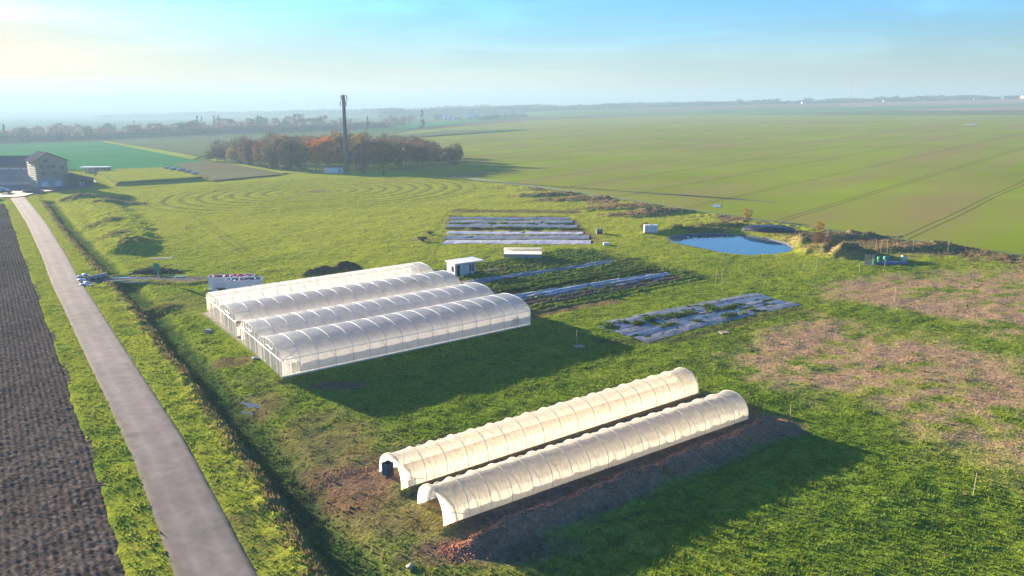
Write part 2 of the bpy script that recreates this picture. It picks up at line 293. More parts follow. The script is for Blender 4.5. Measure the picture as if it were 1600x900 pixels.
M = {
 'ground': mat('grass_ground', 0, .95, .45, 2.2, .16, 3.5, attr=True, spec=0),
 'tuft': mat('grass_blade', 0, .8, .25, .6, attr=True, trans=.35, spec=0),
 'weed': mat('dry_weed', (.22, .15, .08), .9, .4, .5, trans=.3, spec=0),
 'plough': mat('ploughed_soil', 0, .95, .5, 3.5, .06, 8, attr=True, spec=0),
 'asphalt': mat('asphalt', 0, .95, .22, .9, .012, 14, attr=True, spec=.05),
 'film': film_mat('greenhouse_film', (.99, .96, .88), .78, .20, .30),
 'film_end': film_mat('greenhouse_end_film', (.99, .96, .87), .8, .22, .4),
 'film_tun': film_mat('tunnel_film', (.99, .95, .80), .82, .22, .45, 2.4, .14, .06),
 'steel': mat('galvanised_steel', (.58, .59, .60), .5, .1, metal=.3),
 'gutter': mat('gutter_brown', (.14, .10, .075), .7),
 'rope': mat('rope', (.92, .88, .78), .8, trans=.75),
 'white': mat('white_paint', (.62, .63, .63), .5, .12, 1.5),
 'offwhite': mat('offwhite_sheet', (.62, .58, .48), .6, .2, 1.5),
 'roofwhite': mat('pale_roof_sheet', (.66, .66, .66), .45, .1, 1),
 'dark': mat('dark_opening', (.02, .022, .028), .3),
 'glass': mat('window_glass', (.05, .07, .09), .08, spec=.6),
 'wood': mat('weathered_timber', (.22, .14, .08), .8, .3, 3),
 'palewood': mat('pale_timber', (.42, .33, .23), .8, .25, 3),
 'clad': mat('timber_cladding', (.50, .37, .27), .8, .35, 1.2, stretch=(.3, .3, 3)),
 'slate': mat('slate_roof', (.10, .10, .11), .95, .2, .6, spec=0),
 'barnwall': mat('barn_wall', (.26, .27, .28), .8, .15, .3),
 'render': mat('pale_render', (.50, .46, .40), .8, .1, .5),
 'tile': mat('red_roof_tile', (.20, .09, .06), .8, .2, .5),
 'black': mat('black_sheeting', (.018, .02, .028), .35, .3, 2, .06, 3, spec=.5),
 'mulch': mat('grey_mulch_film', (.15, .14, .15), .42, .65, 1.6, .05, 5, spec=.6),
 'mulchpale': mat('pale_mulch_film', (.42, .39, .39), .45, .3, 1.6, .04, 5, spec=.5),
 'mulchdark': mat('dark_mulch_film', (.085, .09, .125), .30, .5, 1.4, .06, 4, spec=.7),
 'water': mat('pond_water', (.012, .075, .14), .04, spec=.6, bump=.004, bs=1.2),
 'puddle': mat('puddle_water', (.10, .10, .10), .05, spec=.8),
 'green': mat('green_board', (.03, .26, .17), .5),
 'greenplastic': mat('green_plastic', (.05, .22, .09), .4),
 'blue': mat('blue_plastic', (.03, .09, .16), .5),
 'red': mat('red_sheeting', (.42, .05, .07), .6, .4, 4),
 'junk': mat('mixed_scrap', (.10, .09, .12), .6, .7, 4),
 'bark': mat('bark', (.10, .08, .065), .9, .3, 2),
 'gravel': mat('rubble_stone', (.36, .34, .32), .9, .35, 1.5, .05, 4),
 'concrete': mat('concrete', (.30, .29, .28), .85, .2, 1.5),
 'brush': mat('cut_brush', (.055, .065, .035), .9, .5, 3),
 'carpaint': mat('dark_car_paint', (.04, .05, .07), .25, spec=.6),
 'carwhite': mat('pale_car_paint', (.55, .56, .58), .25, spec=.6),
 'rubber': mat('rubber', (.02, .02, .02), .8),
}
LEAF = {k: mat('leaves_'+k, c, .85, .35, .35, trans=.25, spec=0) for k, c in dict(bare=(.15, .11, .078), orange=(.52, .20, .045), yellow=(.36, .24, .06), green=(.07, .09, .035), pine=(.035, .055, .030), rust=(.21, .12, .065)).items()}

# ------------------------------------------------------------------ object helpers
def mesh_obj(name, verts, faces, m, parent=None, smooth=False, col=None):
    me = bpy.data.meshes.new(name)
    if isinstance(verts, np.ndarray) and isinstance(faces, np.ndarray):
        n = len(faces); k = faces.shape[1]
        me.vertices.add(len(verts)); me.vertices.foreach_set('co', verts.astype(np.float32).ravel())
        me.loops.add(n*k); me.loops.foreach_set('vertex_index', faces.astype(np.int32).ravel())
        me.polygons.add(n); me.polygons.foreach_set('loop_start', np.arange(0, n*k, k, dtype=np.int32)); me.polygons.foreach_set('loop_total', np.full(n, k, np.int32))
        me.update(calc_edges=True)
    else: me.from_pydata([tuple(v) for v in verts], [], [tuple(f) for f in faces]); me.update()
    if smooth: me.polygons.foreach_set('use_smooth', [True]*len(me.polygons))
    if col is not None:
        a = me.color_attributes.new('Col', 'FLOAT_COLOR', 'POINT'); a.data.foreach_set('color', np.hstack([col, np.ones((len(col), 1))]).astype(np.float32).ravel())
    me.materials.append(m if not isinstance(m, str) else M[m])
    o = bpy.data.objects.new(name, me); COL.objects.link(o); o.parent = parent
    return o
def tag(o, label=None, cat=None, group=None, kind=None):
    if label: o['label'] = label
    if cat: o['category'] = cat
    if group: o['group'] = group
    if kind: o['kind'] = kind
    return o
def thing(name, loc, rz, label, cat, group=None):
    o = bpy.data.objects.new(name, None); COL.objects.link(o); o.location = loc; o.rotation_euler = (0, 0, rz); o.empty_display_size = .3
    return tag(o, label, cat, group)
class MB:
    def __init__(s, f=None): s.v = []; s.f = []; s.t = f
    def add(s, vs, fs):
        n = len(s.v)
        s.v += [s.t(*q) if s.t else tuple(q) for q in vs]; s.f += [tuple(i+n for i in q) for q in fs]; return s
    def box(s, x0, x1, y0, y1, z0, z1, rz=0, c=None):
        vs = [(x, y, z) for z in (z0, z1) for x, y in ((x0, y0), (x1, y0), (x1, y1), (x0, y1))]
        if rz:
            cx, cy_ = c or ((x0+x1)/2, (y0+y1)/2); a, b = math.cos(rz), math.sin(rz)
            vs = [(cx+(x-cx)*a-(y-cy_)*b, cy_+(x-cx)*b+(y-cy_)*a, z) for x, y, z in vs]
        return s.add(vs, [(3, 2, 1, 0), (4, 5, 6, 7), (0, 1, 5, 4), (1, 2, 6, 5), (2, 3, 7, 6), (3, 0, 4, 7)])
    def tube(s, pts, r, n=6, r2=None):
        pts = [Vector(p) for p in pts]; N = len(pts); rings = []
        for i, p in enumerate(pts):
            d = (pts[min(i+1, N-1)]-pts[max(i-1, 0)]).normalized(); a = d.cross(Vector((0, 0, 1))) if abs(d.z) < .95 else d.cross(Vector((1, 0, 0)))
            a.normalize(); b = d.cross(a); rr = r if r2 is None else r+(r2-r)*i/(N-1)
            rings += [tuple(p+a*rr*math.cos(t*2*math.pi/n)+b*rr*math.sin(t*2*math.pi/n)) for t in range(n)]
        fs = [(i*n+j, i*n+(j+1) % n, (i+1)*n+(j+1) % n, (i+1)*n+j) for i in range(N-1) for j in range(n)]
        fs += [tuple(range(n-1, -1, -1)), tuple((N-1)*n+j for j in range(n))]
        return s.add(rings, fs)
    def blob(s, c, r, seed=0, n=8, rough=.3):
        rnd = random.Random(seed); vs = []; fs = []; m = max(4, n//2+1)
        for i in range(m+1):
            th = math.pi*i/m
            for j in range(n):
                ph = 2*math.pi*j/n; k = 1+rnd.uniform(-rough, rough) if 0 < i < m else 1
                vs.append((c[0]+r[0]*k*math.sin(th)*math.cos(ph), c[1]+r[1]*k*math.sin(th)*math.sin(ph), c[2]+r[2]*k*math.cos(th)))
        for i in range(m):
            for j in range(n): fs.append((i*n+j, i*n+(j+1) % n, (i+1)*n+(j+1) % n, (i+1)*n+j)[::-1])
        return s.add(vs, fs)
    def build(s, name, m, parent=None, smooth=False): return mesh_obj(name, s.v, s.f, m, parent, smooth)
def grid(xs, ys):
    X, Y = np.meshgrid(xs, ys); X = X.ravel(); Y = Y.ravel(); nx, ny = len(xs), len(ys)
    i = np.arange(nx*ny).reshape(ny, nx); F = np.stack([i[:-1, :-1], i[:-1, 1:], i[1:, 1:], i[1:, :-1]], -1).reshape(-1, 4)
    return X, Y, F
def place_z(x, y): return float(relief(np.array([x]), np.array([y]))[0])

# ------------------------------------------------------------------ ground sheet
def grow(a, b, s0, k, lim):
    o = [a]; s_ = s0
    while (o[-1] < b if b > a else o[-1] > b): s_ = min(s_*k, lim); o.append(o[-1]+(s_ if b > a else -s_))
    return o
ys = [-40, 0, 20, 32]+list(np.arange(40, 110, .3))+list(np.arange(110, 200, .5))+list(np.arange(200, 400, .8))+grow(400, 9000, .9, 1.12, 400)
xs = grow(-60, -260, .45, 1.004, .9)[::-1]
xs = grow(xs[0], -9000, 1.2, 1.15, 500)[:0:-1]+xs+list(np.arange(-59.55, 75, .45))+grow(75.3, 130, .5, 1.01, 1)
xs = xs+grow(xs[-1]+1, 9000, 1.2, 1.12, 400)
X, Y, F = grid(np.array(xs), np.array(ys))
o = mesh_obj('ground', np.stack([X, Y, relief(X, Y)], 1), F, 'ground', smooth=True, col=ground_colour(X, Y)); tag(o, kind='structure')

# ploughed field: ridges run with the road
d0 = FEDGE[-1]-FEDGE[0]; Ln = math.hypot(*d0); D0 = d0/Ln; N0 = np.array([-D0[1], D0[0]])
def strip_from(line, offs, step):
    """rows of points beside a polyline, offs = metres to its left"""
    seg = np.hypot(*np.diff(line, axis=0).T); cum = np.concatenate([[0], np.cumsum(seg)])
    s_ = np.arange(0, cum[-1], step) if np.isscalar(step) else step*cum[-1]
    px = np.interp(s_, cum, line[:, 0]); py = np.interp(s_, cum, line[:, 1])
    tx = np.gradient(px); ty = np.gradient(py); w = max(1, int(12/(s_[1]-s_[0]))) if len(s_) > 40 else 1
    if w > 1:
        ker = np.ones(w)/w; tx = np.convolve(np.pad(tx, w, 'edge'), ker, 'same')[w:-w]; ty = np.convolve(np.pad(ty, w, 'edge'), ker, 'same')[w:-w]
    l = np.hypot(tx, ty); tx /= l; ty /= l
    A, B = np.meshgrid(offs, np.arange(len(s_))); Xs = px[B]-ty[B]*A; Ys = py[B]+tx[B]*A
    nx, ny = len(offs), len(s_); i = np.arange(nx*ny).reshape(ny, nx)
    return Xs.ravel(), Ys.ravel(), A.ravel(), s_[B].ravel(), np.stack([i[:-1, :-1], i[1:, :-1], i[1:, 1:], i[:-1, 1:]], -1).reshape(-1, 4)
offs = np.array(list(np.arange(0, 13, .11))+list(np.arange(13, 30, .4))+list(np.arange(30, 130, 5)))
Xp, Yp, Ap, Sp, Fp = strip_from(FEDGE, offs, .22)
cl_ = fbm(Xp, Yp, .55, 91, 3)
hp = .05+np.where(Ap < 14, .035*np.sin(Ap*2*math.pi/.55+1.5*fbm(Xp, Yp, 5, 92)), 0)+(cl_-.5)*.11+(fbm(Xp, Yp, .31, 94, 3)-.5)*.13+(fbm(Xp, Yp, 2.5, 98, 2)-.5)*.12*ss(0, .4, Ap)-.10*rl(Ap-.35, .3)-.10*ss(.3, 0, Ap)
cp_ = np.array([.085, .068, .056])[None]*(1+.6*(cl_[:, None]-.5))*(1+2.2*(fbm(Xp, Yp, .2, 99, 2)[:, None]-.5))*(1+.5*(fbm(Xp, Yp, 10, 95)[:, None]-.5)); 
o = mesh_obj('ploughed_field', np.stack([Xp, Yp, plane(Xp)+hp], 1), Fp, 'plough', smooth=True, col=np.clip(cp_, .01, 1)); tag(o, kind='structure')

# road
ew = np.array([-2.33, -2.2, -1.9, -1.6, -1.3, -.95, -.6, -.2, .2, .6, .95, 1.3, 1.6, 1.9, 2.2, 2.33])
Xr, Yr, Ar, Sr, Fr = strip_from(ROAD, ew, .5)
Xr = Xr+np.where(np.abs(Ar) > 2.3, (fbm(Xr, Yr, 1.2, 93)-.5)*.25, 0)
zr = plane(Xr)+.05+.05*(1-(Ar/2.4)**2)-np.where(np.abs(Ar) > 2.3, .1, 0)
n5 = fbm(Xr, Yr, 2.2, 96); wp = rl(np.abs(Ar)-.95, .35)
ca = np.array([.19, .160, .140])[None]*(1+.22*wp+.5*(n5-.5)+.3*(fbm(Xr, Yr, 14, 97)-.5))[:, None]
edge_ = ss(1.75, 2.3, np.abs(Ar)+(n5-.5)*.9)[:, None]; ca = ca*(1-.5*edge_)+np.array([.085, .085, .04])[None]*.5*edge_
for s0, s1, f_ in ((31, 32.4, 1.16), (62, 64, .86), (88, 96, 1.12), (118, 119.5, .85), (150, 163, 1.1), (52, 53, 1.12)): ca = np.where(((Sr > s0) & (Sr < s1))[:, None], ca*f_, ca)
o = mesh_obj('road', np.stack([Xr, Yr, zr], 1), Fr, 'asphalt', smooth=True, col=ca); tag(o, kind='structure')
# the farmyard the road leads into
def sheet(name, px, m, z=.03, kind='structure', pts=None):
    P = [G(*q) for q in px] if pts is None else pts
    v = [(p.x, p.y, plane(p.x)+z) for p in P]; o = mesh_obj(name, v, [tuple(range(len(v)))[::-1] if area(v) < 0 else tuple(range(len(v)))], m); tag(o, kind=kind); return o
def area(v): return sum(v[i][0]*v[(i+1) % len(v)][1]-v[(i+1) % len(v)][0]*v[i][1] for i in range(len(v)))
sheet('yard', [(-120, 299), (-60, 312), (10, 309), (24, 309), (40, 307), (60, 301), (110, 297), (142, 293), (152, 286), (146, 280), (110, 282), (60, 284), (-100, 288)], mat('yard_surface', (.10, .09, .085), .85, .25, .2), .30)

# crop field with tramlines
cm = mat('winter_wheat', (.20, .255, .018), .9, .22, .012, .03, 4, spec=0)
def crop_nodes(m, u0, per, az, c2=(.24, .18, .07)):
    n = m.node_tree; k = n.links; b = n.nodes['Principled BSDF']; src = b.inputs['Base Color'].links[0].from_socket
    t = n.nodes.new('ShaderNodeTexCoord'); mq = n.nodes.new('ShaderNodeVectorRotate'); mq.rotation_type = 'Z_AXIS'; mq.inputs['Angle'].default_value = R(az); k.new(t.outputs['Object'], mq.inputs[0])
    sx = n.nodes.new('ShaderNodeSeparateXYZ'); k.new(mq.outputs[0], sx.inputs[0])
    def mth(op, a, b_=None, c=None):
        q = n.nodes.new('ShaderNodeMath'); q.operation = op
        for i, v in enumerate((a, b_, c)):
            if v is None: continue
            if isinstance(v, (int, float)): q.inputs[i].default_value = v
            else: k.new(v, q.inputs[i])
        return q.outputs[0]
    # thin brown patches, stretched along the drilling
    mp2 = n.nodes.new('ShaderNodeMapping'); mp2.inputs['Scale'].default_value = (.035, .006, .03); k.new(mq.outputs[0], mp2.inputs[0])
    z = n.nodes.new('ShaderNodeTexNoise'); z.inputs['Scale'].default_value = 1.2; z.inputs['Detail'].default_value = 7; z.inputs['Roughness'].default_value = .65; k.new(mp2.outputs[0], z.inputs[0])
    f1 = n.nodes.new('ShaderNodeMapRange'); f1.inputs['From Min'].default_value = .40; f1.inputs['From Max'].default_value = .68; f1.inputs['To Max'].default_value = .85; k.new(z.outputs[0], f1.inputs[0])
    x1 = n.nodes.new('ShaderNodeMix'); x1.data_type = 'RGBA'; k.new(f1.outputs[0], x1.inputs[0]); k.new(src, x1.inputs[6]); x1.inputs[7].default_value = (*c2, 1)
    wz = n.nodes.new('ShaderNodeTexNoise'); wz.inputs['Scale'].default_value = .02; k.new(t.outputs['Object'], wz.inputs[0])
    ux = mth('ADD', mth('ADD', sx.outputs[0], mth('MULTIPLY', wz.outputs[0], 3.0)), -u0+per*50-1.5)
    md = mth('ABSOLUTE', mth('SUBTRACT', mth('MODULO', ux, per), per/2))
    ln = mth('LESS_THAN', mth('ABSOLUTE', mth('SUBTRACT', md, .95)), .28)
    x2 = n.nodes.new('ShaderNodeMix'); x2.data_type = 'RGBA'; k.new(mth('MULTIPLY', ln, .6), x2.inputs[0]); k.new(x1.outputs[2], x2.inputs[6]); x2.inputs[7].default_value = (.055, .04, .028, 1); k.new(x2.outputs[2], b.inputs['Base Color'])
crop_nodes(cm, -62.7, 32.0, 41)
cr_v = [(x, y, S*x+.10) for x, y in CROP]
o = mesh_obj('crop_field', cr_v, [tuple(range(len(cr_v)))[::-1] if area(cr_v) < 0 else tuple(range(len(cr_v)))], cm); tag(o, kind='structure')
sheet('headland_track', [(1600, 398), (1350, 366), (1130, 334), (900, 299), (700, 273), (700, 276), (900, 302), (1130, 337), (1350, 369), (1600, 401)], mat('headland_grass', (.085, .13, .03), .95, .3, .3), .14)
sheet('field_puddle', [(1112, 322), (1118, 320), (1127, 321), (1126, 324), (1116, 325)], 'puddle', .16)
sheet('cross_track', [(990, 302), (1075, 305), (1210, 316), (1211, 317.3), (1075, 306.4), (990, 303)], mat('bare_track', (.09, .075, .045), .95, .3, .3), .15)
sheet('field_puddle', [(1504, 195.4), (1518, 194.2), (1530, 195.2), (1515, 196.2)], 'puddle', .25)

def fieldmat(n, c): return mat(n, c, .95, .18, .01, spec=0)
fg = {'stub': fieldmat('grazed_field', (.17, .155, .075)), 'brown': fieldmat('far_brown_field', (.16, .115, .085)), 'pink': fieldmat('far_bare_field', (.27, .17, .13)), 'green': fieldmat('far_green_field', (.04, .19, .06)), 'lime': fieldmat('far_lime_field', (.26, .32, .04)), 'dull': fieldmat('far_dull_field', (.12, .14, .06)), 'teal': fieldmat('far_beet_field', (.035, .12, .06))}
FAR = [
 ('green', [(-300, 232), (0, 226), (150, 221.5), (260, 240), (318, 253), (282, 263), (150, 268), (0, 262), (-300, 270)]),
 ('lime', [(153, 220.5), (163, 220.5), (240, 233), (312, 246), (300, 250), (230, 236)]),
 ('dull', [(165, 220), (300, 214), (420, 212), (345, 236), (313, 245.5)]),
 ('stub', [(270, 258), (330, 252), (385, 262), (440, 274), (330, 284), (300, 270)]),
 ('lime', [(327, 251), (335, 250), (450, 271), (440, 273)]),
 ('brown', [(640, 204), (760, 190), (830, 186), (1000, 180), (1010, 181.5), (830, 188), (700, 199)]),
 ('pink', [(1350, 171), (1480, 165), (1600, 161), (1700, 159), (1700, 170), (1600, 173), (1450, 174)]),
 ('teal', [(1180, 172.5), (1300, 168), (1480, 161), (1490, 163), (1300, 171)]),
 ('brown', [(1130, 172), (1250, 168), (1400, 163.5), (1410, 165), (1250, 170.5), (1160, 175)]),
 ('green', [(640, 202), (800, 186), (700, 190), (560, 200), (560, 205)]),
 ('teal', [(0, 190), (200, 187), (300, 189), (150, 196), (0, 200)]),
 ('pink', [(20, 198), (70, 196), (90, 198), (40, 200)]),
 ('dull', [(560, 219), (700, 205), (830, 203), (640, 216)]),
 ('pink', [(850, 178), (960, 174), (1090, 173), (1000, 176), (870, 181)]),
]
for i, (m, p) in enumerate(FAR): sheet('far_field', p, fg[m], .35+.06*i)

# a low ridge closing the view on the right
CREST_PX = [700, 860, 1000, 1150, 1300, 1450, 1600, 1800, 2000]; CREST_PY = [185, 173.5, 168, 164, 160.5, 157, 153.5, 150, 148]
RY = 2350.0
def crest_point(px, k=1.0):
    u = (px-800)/FPX; q = G(px, 400); dx = (q.x)/(q.y); x = dx*RY*k; v = (450-np.interp(px, CREST_PX, CREST_PY))/FPX
    t = RY/(CP+v*SP); return x, RY*k, CAMH+t*(-SP+v*CP)
pxs = np.arange(640, 2010, 8); rows_ = [(.66, 0), (.72, .08), (.80, .30), (.88, .62), (.95, .88), (1., 1.), (1.06, .9), (1.2, .4), (1.35, -.2)]
hv = []; hc = []
for k, f_ in rows_:
    for px in pxs:
        u_ = (px-800)/FPX; x0, y0, z0 = crest_point(px); x = x0*k; b0 = plane(x); up = max(0, z0-plane(x0))*ss(640, 760, px)
        hv.append((x, y0*k, b0-.6+f_*(up+.6) if f_ > 0 else b0-3)); band = (k-.66)/.34
        c_ = (.12, .17, .04)
        if px > 1290 and .55 < band < 1.05: c_ = (.28, .17, .12)
        elif px > 1100 and .3 < band < .6: c_ = (.06, .15, .05)
        elif px > 1000 and band >= .6: c_ = (.17, .14, .08)
        hc.append(c_)
n_ = len(pxs); ii = np.arange(len(hv)).reshape(-1, n_)
o = mesh_obj('hills', np.array(hv), np.stack([ii[:-1, :-1], ii[:-1, 1:], ii[1:, 1:], ii[1:, :-1]], -1).reshape(-1, 4), mat('hill_farmland', 0, .95, .15, .008, attr=True, spec=0), smooth=True, col=np.array(hc)); tag(o, kind='structure')

# pond
nn = len(POND); cc = POND.mean(0)
v = [(x, y, PONDL) for x, y in cc+(POND-cc)*1.03]
o = mesh_obj('pond_water', v, [tuple(range(nn)) if area(v) > 0 else tuple(range(nn))[::-1]], 'water'); tag(o, kind='structure')

# haze: one box of pale air round everything
hb = MB().box(-9600, 9600, -600, 9600, -56, HAZE_TOP).build('haze', 'white'); hm = bpy.data.materials.new('haze_air'); hm.use_nodes = True
hn = hm.node_tree; hn.nodes.remove(hn.nodes['Principled BSDF']); pv = hn.nodes.new('ShaderNodeVolumePrincipled'); pv.inputs['Color'].default_value = (.23, .34, .44, 1); pv.inputs['Density'].default_value = HAZE; pv.inputs['Anisotropy'].default_value = .15
hn.links.new(pv.outputs[0], hn.nodes['Material Output'].inputs['Volume']); hb.data.materials[0] = hm; tag(hb, kind='stuff')

# ------------------------------------------------------------------ greenhouses
UDIR, VDIR = U, V
def slope_local(rz):
    a, b = math.cos(rz), math.sin(rz)
    return lambda x, y, z: (x, y, z+S*(x*a-y*b))
def greenhouse(corner, nb, length, width, label, gap_rail):
    p = G(*corner); rz = UA
    g = thing('greenhouse', p, rz, label, 'greenhouse', 'twin-span greenhouses beside the meadow')
    T0 = slope_local(rz); T = lambda x, y, z: T0(x+.038*y, y, z)
    EH = 2.06; RISE = 1.36; bay = length/nb; nA = 14
    def arch(t, k=0): return EH+(RISE+k)*(max(0, 1-abs(t)**2.25))**.60
    for sp in range(2):
        y0 = sp*width; hw = width/2
        vs = []; fs = []; sub = 4; nu = nb*sub+1
        for i in range(nu):
            x = length*i/(nu-1); k = .11*math.sin(math.pi*((i % sub)/sub))*(1 if i < nu-1 else 0)+random.uniform(-.012, .012)
            for j in range(nA+1):
                t = -math.cos(math.pi*j/nA); vs.append((x, y0+hw+t*hw, arch(t, k)-.0))
        for i in range(nu-1):
            for j in range(nA): a = i*(nA+1)+j; fs.append((a, a+nA+1, a+nA+2, a+1))
        MB(T).add(vs, fs).build('roof_film', 'film', g, True)
        for i in range(nb+1):
            x = bay*i; pts = [(x, y0-.03, .0)]*0+[(x, y0+hw+t*(hw+.03), arch(t)+.03) for t in [-math.cos(math.pi*j/nA) for j in range(nA+1)]]
            if sp == 0: pts = [(x, -.05, 0)]+pts
            if sp == 1: pts = pts+[(x, 2*width+.05, 0)]
            MB(T).tube(pts, .036, 5).build('rib', 'steel', g)
        # bracing in the first and last bays
        for x0, x1 in ((.05, bay), (length-.05, length-bay)):
            ya, yb = y0+hw*.30, y0+.0; za, zb = arch(-.70)+.05, EH+.06
            b = MB(T); b.tube([(x0, ya, za), (x1, ya, za)], .026, 5); b.tube([(x0, yb+.05, zb), (x1, (ya+yb)/2-.1, arch(-.86)+.1), (x1, ya, za)], .026, 5); b.build('brace', 'steel', g)
        # end walls, with framing studs
        for x, nm in ((0, 'end_wall'), (length, 'end_wall')):
            ts = [-math.cos(math.pi*j/nA) for j in range(nA+1)]
            vs = [(x, y0, 0), (x, y0+width, 0)]+[(x, y0+hw+t*hw, arch(t)) for t in ts[::-1]]
            MB(T).add([(x+(.015 if x == 0 else -.015), q[1], q[2]) for q in vs], [tuple(range(len(vs)))]).build(nm, 'film_end', g)
            sx = -.03 if x == 0 else .03
            for q in range(1, 7):
                t = -1+2*q/7; MB(T).tube([(x+sx, y0+hw+t*hw, 0), (x+sx, y0+hw+t*hw, arch(t))], .03, 4).build('stud', 'offwhite', g)
            MB(T).tube([(x+sx, y0+.02, EH), (x+sx, y0+width-.02, EH)], .02, 4).build('cross_rail', 'steel', g)
            MB(T).tube([(x+sx, y0+hw-1.2, 0), (x+sx, y0+hw-1.2, 2.6), (x+sx, y0+hw+1.2, 2.6), (x+sx, y0+hw+1.2, 0)], .03, 4).build('door_frame', 'steel', g)
    for y in (0, 2*width):
        vs = []; fs = []
        for i in range(nb*3+1):
            x = length*i/(nb*3); k = -.05*math.sin(math.pi*((i % 3)/3))*(1 if y == 0 else -1)*-1
            for z in ((0, .35, .95, 1.45) if y == 0 and gap_rail == 'gutter' else (0, .35, 1.1, EH)): vs.append((x, y-k*(1 if z in (.35, 1.1, .95) else 0), z))
        for i in range(nb*3):
            for j in range(3): a = i*4+j; fs.append((a, a+4, a+5, a+1))
        w = MB(T).add(vs, fs).build('side_wall', 'film', g)
        MB(T).tube([(0, y-.06 if y == 0 else y+.06, EH+.03), (length, y-.06 if y == 0 else y+.06, EH+.03)], .10 if y == 0 and gap_rail == 'gutter' else .04, 5).build('eave_rail', gap_rail if y == 0 else 'steel', g)
        sy = -.05 if y == 0 else .05
        MB(T).box(0, length, min(y+sy, y+sy*2), max(y+sy, y+sy*2), 0, .16).build('ground_skirt', 'offwhite', g)
    MB(T).box(0, length, width-.14, width+.14, EH-.12, EH+.06).build('gutter', 'steel', g)
    for x in (bay*.52, length-bay*1.35): 
        MB(T).box(x, x+bay*.45, -.09, -.06, .35, 1.55).build('side_hatch', 'film_end', g)
    return g
gap = 'steel'
g1 = greenhouse((441, 590.5), 16, 35.2, 9.1, 'front pair of joined arched plastic greenhouses with clear side wall facing the shaded grass', 'steel')
g2 = greenhouse((370.5, 527), 16, 35.6, 9.1, 'rear pair of joined arched plastic greenhouses behind the front pair, nearest the metal bins', 'gutter')

# ------------------------------------------------------------------ low polythene tunnels
def tunnel(corner, length, width, height, label, seed):
    p = G(*corner); rz = UA+(.01 if seed == 1 else -.012); g = thing('polytunnel', p, rz, label, 'polytunnel', 'open-ended low tunnels'); T = slope_local(rz)
    rnd = random.Random(seed); nb = 17; bay = length/nb; sub = 6; nA = 16; hw = width/2
    def sec(ph, k): c, s_ = math.cos(ph), math.sin(ph); return hw-c*hw*(1.0+k*.25)*(.80+.20*(1-s_) if s_ > .2 else .96+.0), height*(1+k)*(max(0, s_))**.72
    def sec(ph, k):
        c = math.cos(ph); s_ = max(0, math.sin(ph)); return hw-c*hw*(1+k*.5), height*(1+k)*s_**.70
    vs = []; fs = []; nu = nb*sub+1; bs = [rnd.uniform(.5, 1.5) for _ in range(nb+1)]
    for i in range(nu):
        b = i//sub; f = (i % sub)/sub; x = bay*(b+f)
        k = -.055*bs[b]*math.sin(math.pi*f)**.8
        if i == 0: k = .03
        for j in range(nA+1):
            ph = math.pi*j/nA; kk = k+rnd.uniform(-.006, .006); y, z = sec(ph, kk if 0 < j < nA else 0); 
            vs.append((x+(rnd.uniform(-.03, .03)), y, z))
    for i in range(nu-1):
        for j in range(nA): a = i*(nA+1)+j; fs.append((a, a+nA+1, a+nA+2, a+1))
    MB(T).add(vs, fs).build('film', 'film_tun', g, True)
    for i in range(nb+1):
        x = bay*i+(.02 if i == 0 else 0); pts = [(x, *sec(math.pi*j/nA, .012)) for j in range(nA+1)]
        MB(T).tube(pts, .045 if i else .06, 5).build('hoop', 'rope', g)
    for i in range(nb):
        x = bay*(i+.5); pts = [(x+.25*math.sin(math.pi*j/nA*2)*.3, *sec(math.pi*j/nA, -.03)) for j in range(nA+1)]
        MB(T).tube(pts, .018, 4).build('tie_rope', 'rope', g)
    # gathered end film hanging as a bright collar
    c = MB(T); n0 = len(c.v); cv = []; cf = []
    for i in range(3):
        for j in range(nA+1): y, z = sec(math.pi*j/nA, .02+.02*(i == 1)); cv.append((-.28+.16*i, y, max(0, z)))
    for i in range(2):
        for j in range(nA): a = i*(nA+1)+j; cf.append((a, a+nA+1, a+nA+2, a+1))
    c.add(cv, cf).build('end_flap', 'film_tun', g, True)
    # far end drawn down
    y_, z_ = zip(*[sec(math.pi*j/nA, 0) for j in range(nA+1)]); ev = [(length, a, b) for a, b in zip(y_, z_)]+[(length+.55, hw-(hw-.0)*.9*math.cos(math.pi*j/nA)*.9, b*.35) for j, b in enumerate(z_)]
    MB(T).add(ev, [(j, nA+1+j, nA+2+j, j+1) for j in range(nA)]).build('end_curtain', 'film_tun', g, True)
    MB(T).tube([(.1, .15, .9), (1.9, .05, .25)], .022, 4).build('corner_brace', 'steel', g)
    return g
tunnel((632, 763), 34.6, 3.95, 2.16, 'rear low plastic tunnel with a blue crate at its open end', 1)
tunnel((698, 820), 33.2, 4.05, 2.2, 'nearest low plastic tunnel, lying against the brown soil ridge', 2)
def boxthing(name, px, dims, rz, m, label, cat, group=None, z=0, build=None):
    p = G(*px); g = thing(name, (p.x, p.y, place_z(p.x, p.y)+z), rz, label, cat, group); return g
c = boxthing('crate', (606, 741), None, UA+.2, 'blue', 'dark blue plastic crate standing at the open tunnel end', 'crate')
b = MB(); b.box(-.35, .35, -.35, .35, 0, .08)
for s_ in (-1, 1): b.box(-.35, .35, s_*.33-.02, s_*.33+.02, .08, 1.0); b.box(s_*.33-.02, s_*.33+.02, -.31, .31, .08, 1.0)
b.build('shell', 'blue', c)
r_ = MB()
for z in (.3, .55, .8): r_.box(-.38, .38, -.38, -.355, z, z+.05); r_.box(-.38, .38, .355, .38, z, z+.05)
r_.box(-.39, .39, -.39, -.35, 1.0, 1.06); r_.box(-.39, .39, .35, .39, 1.0, 1.06); r_.box(-.39, -.35, -.35, .35, 1.0, 1.06); r_.box(.35, .39, -.35, .35, 1.0, 1.06); r_.build('rim', 'rubber', c)

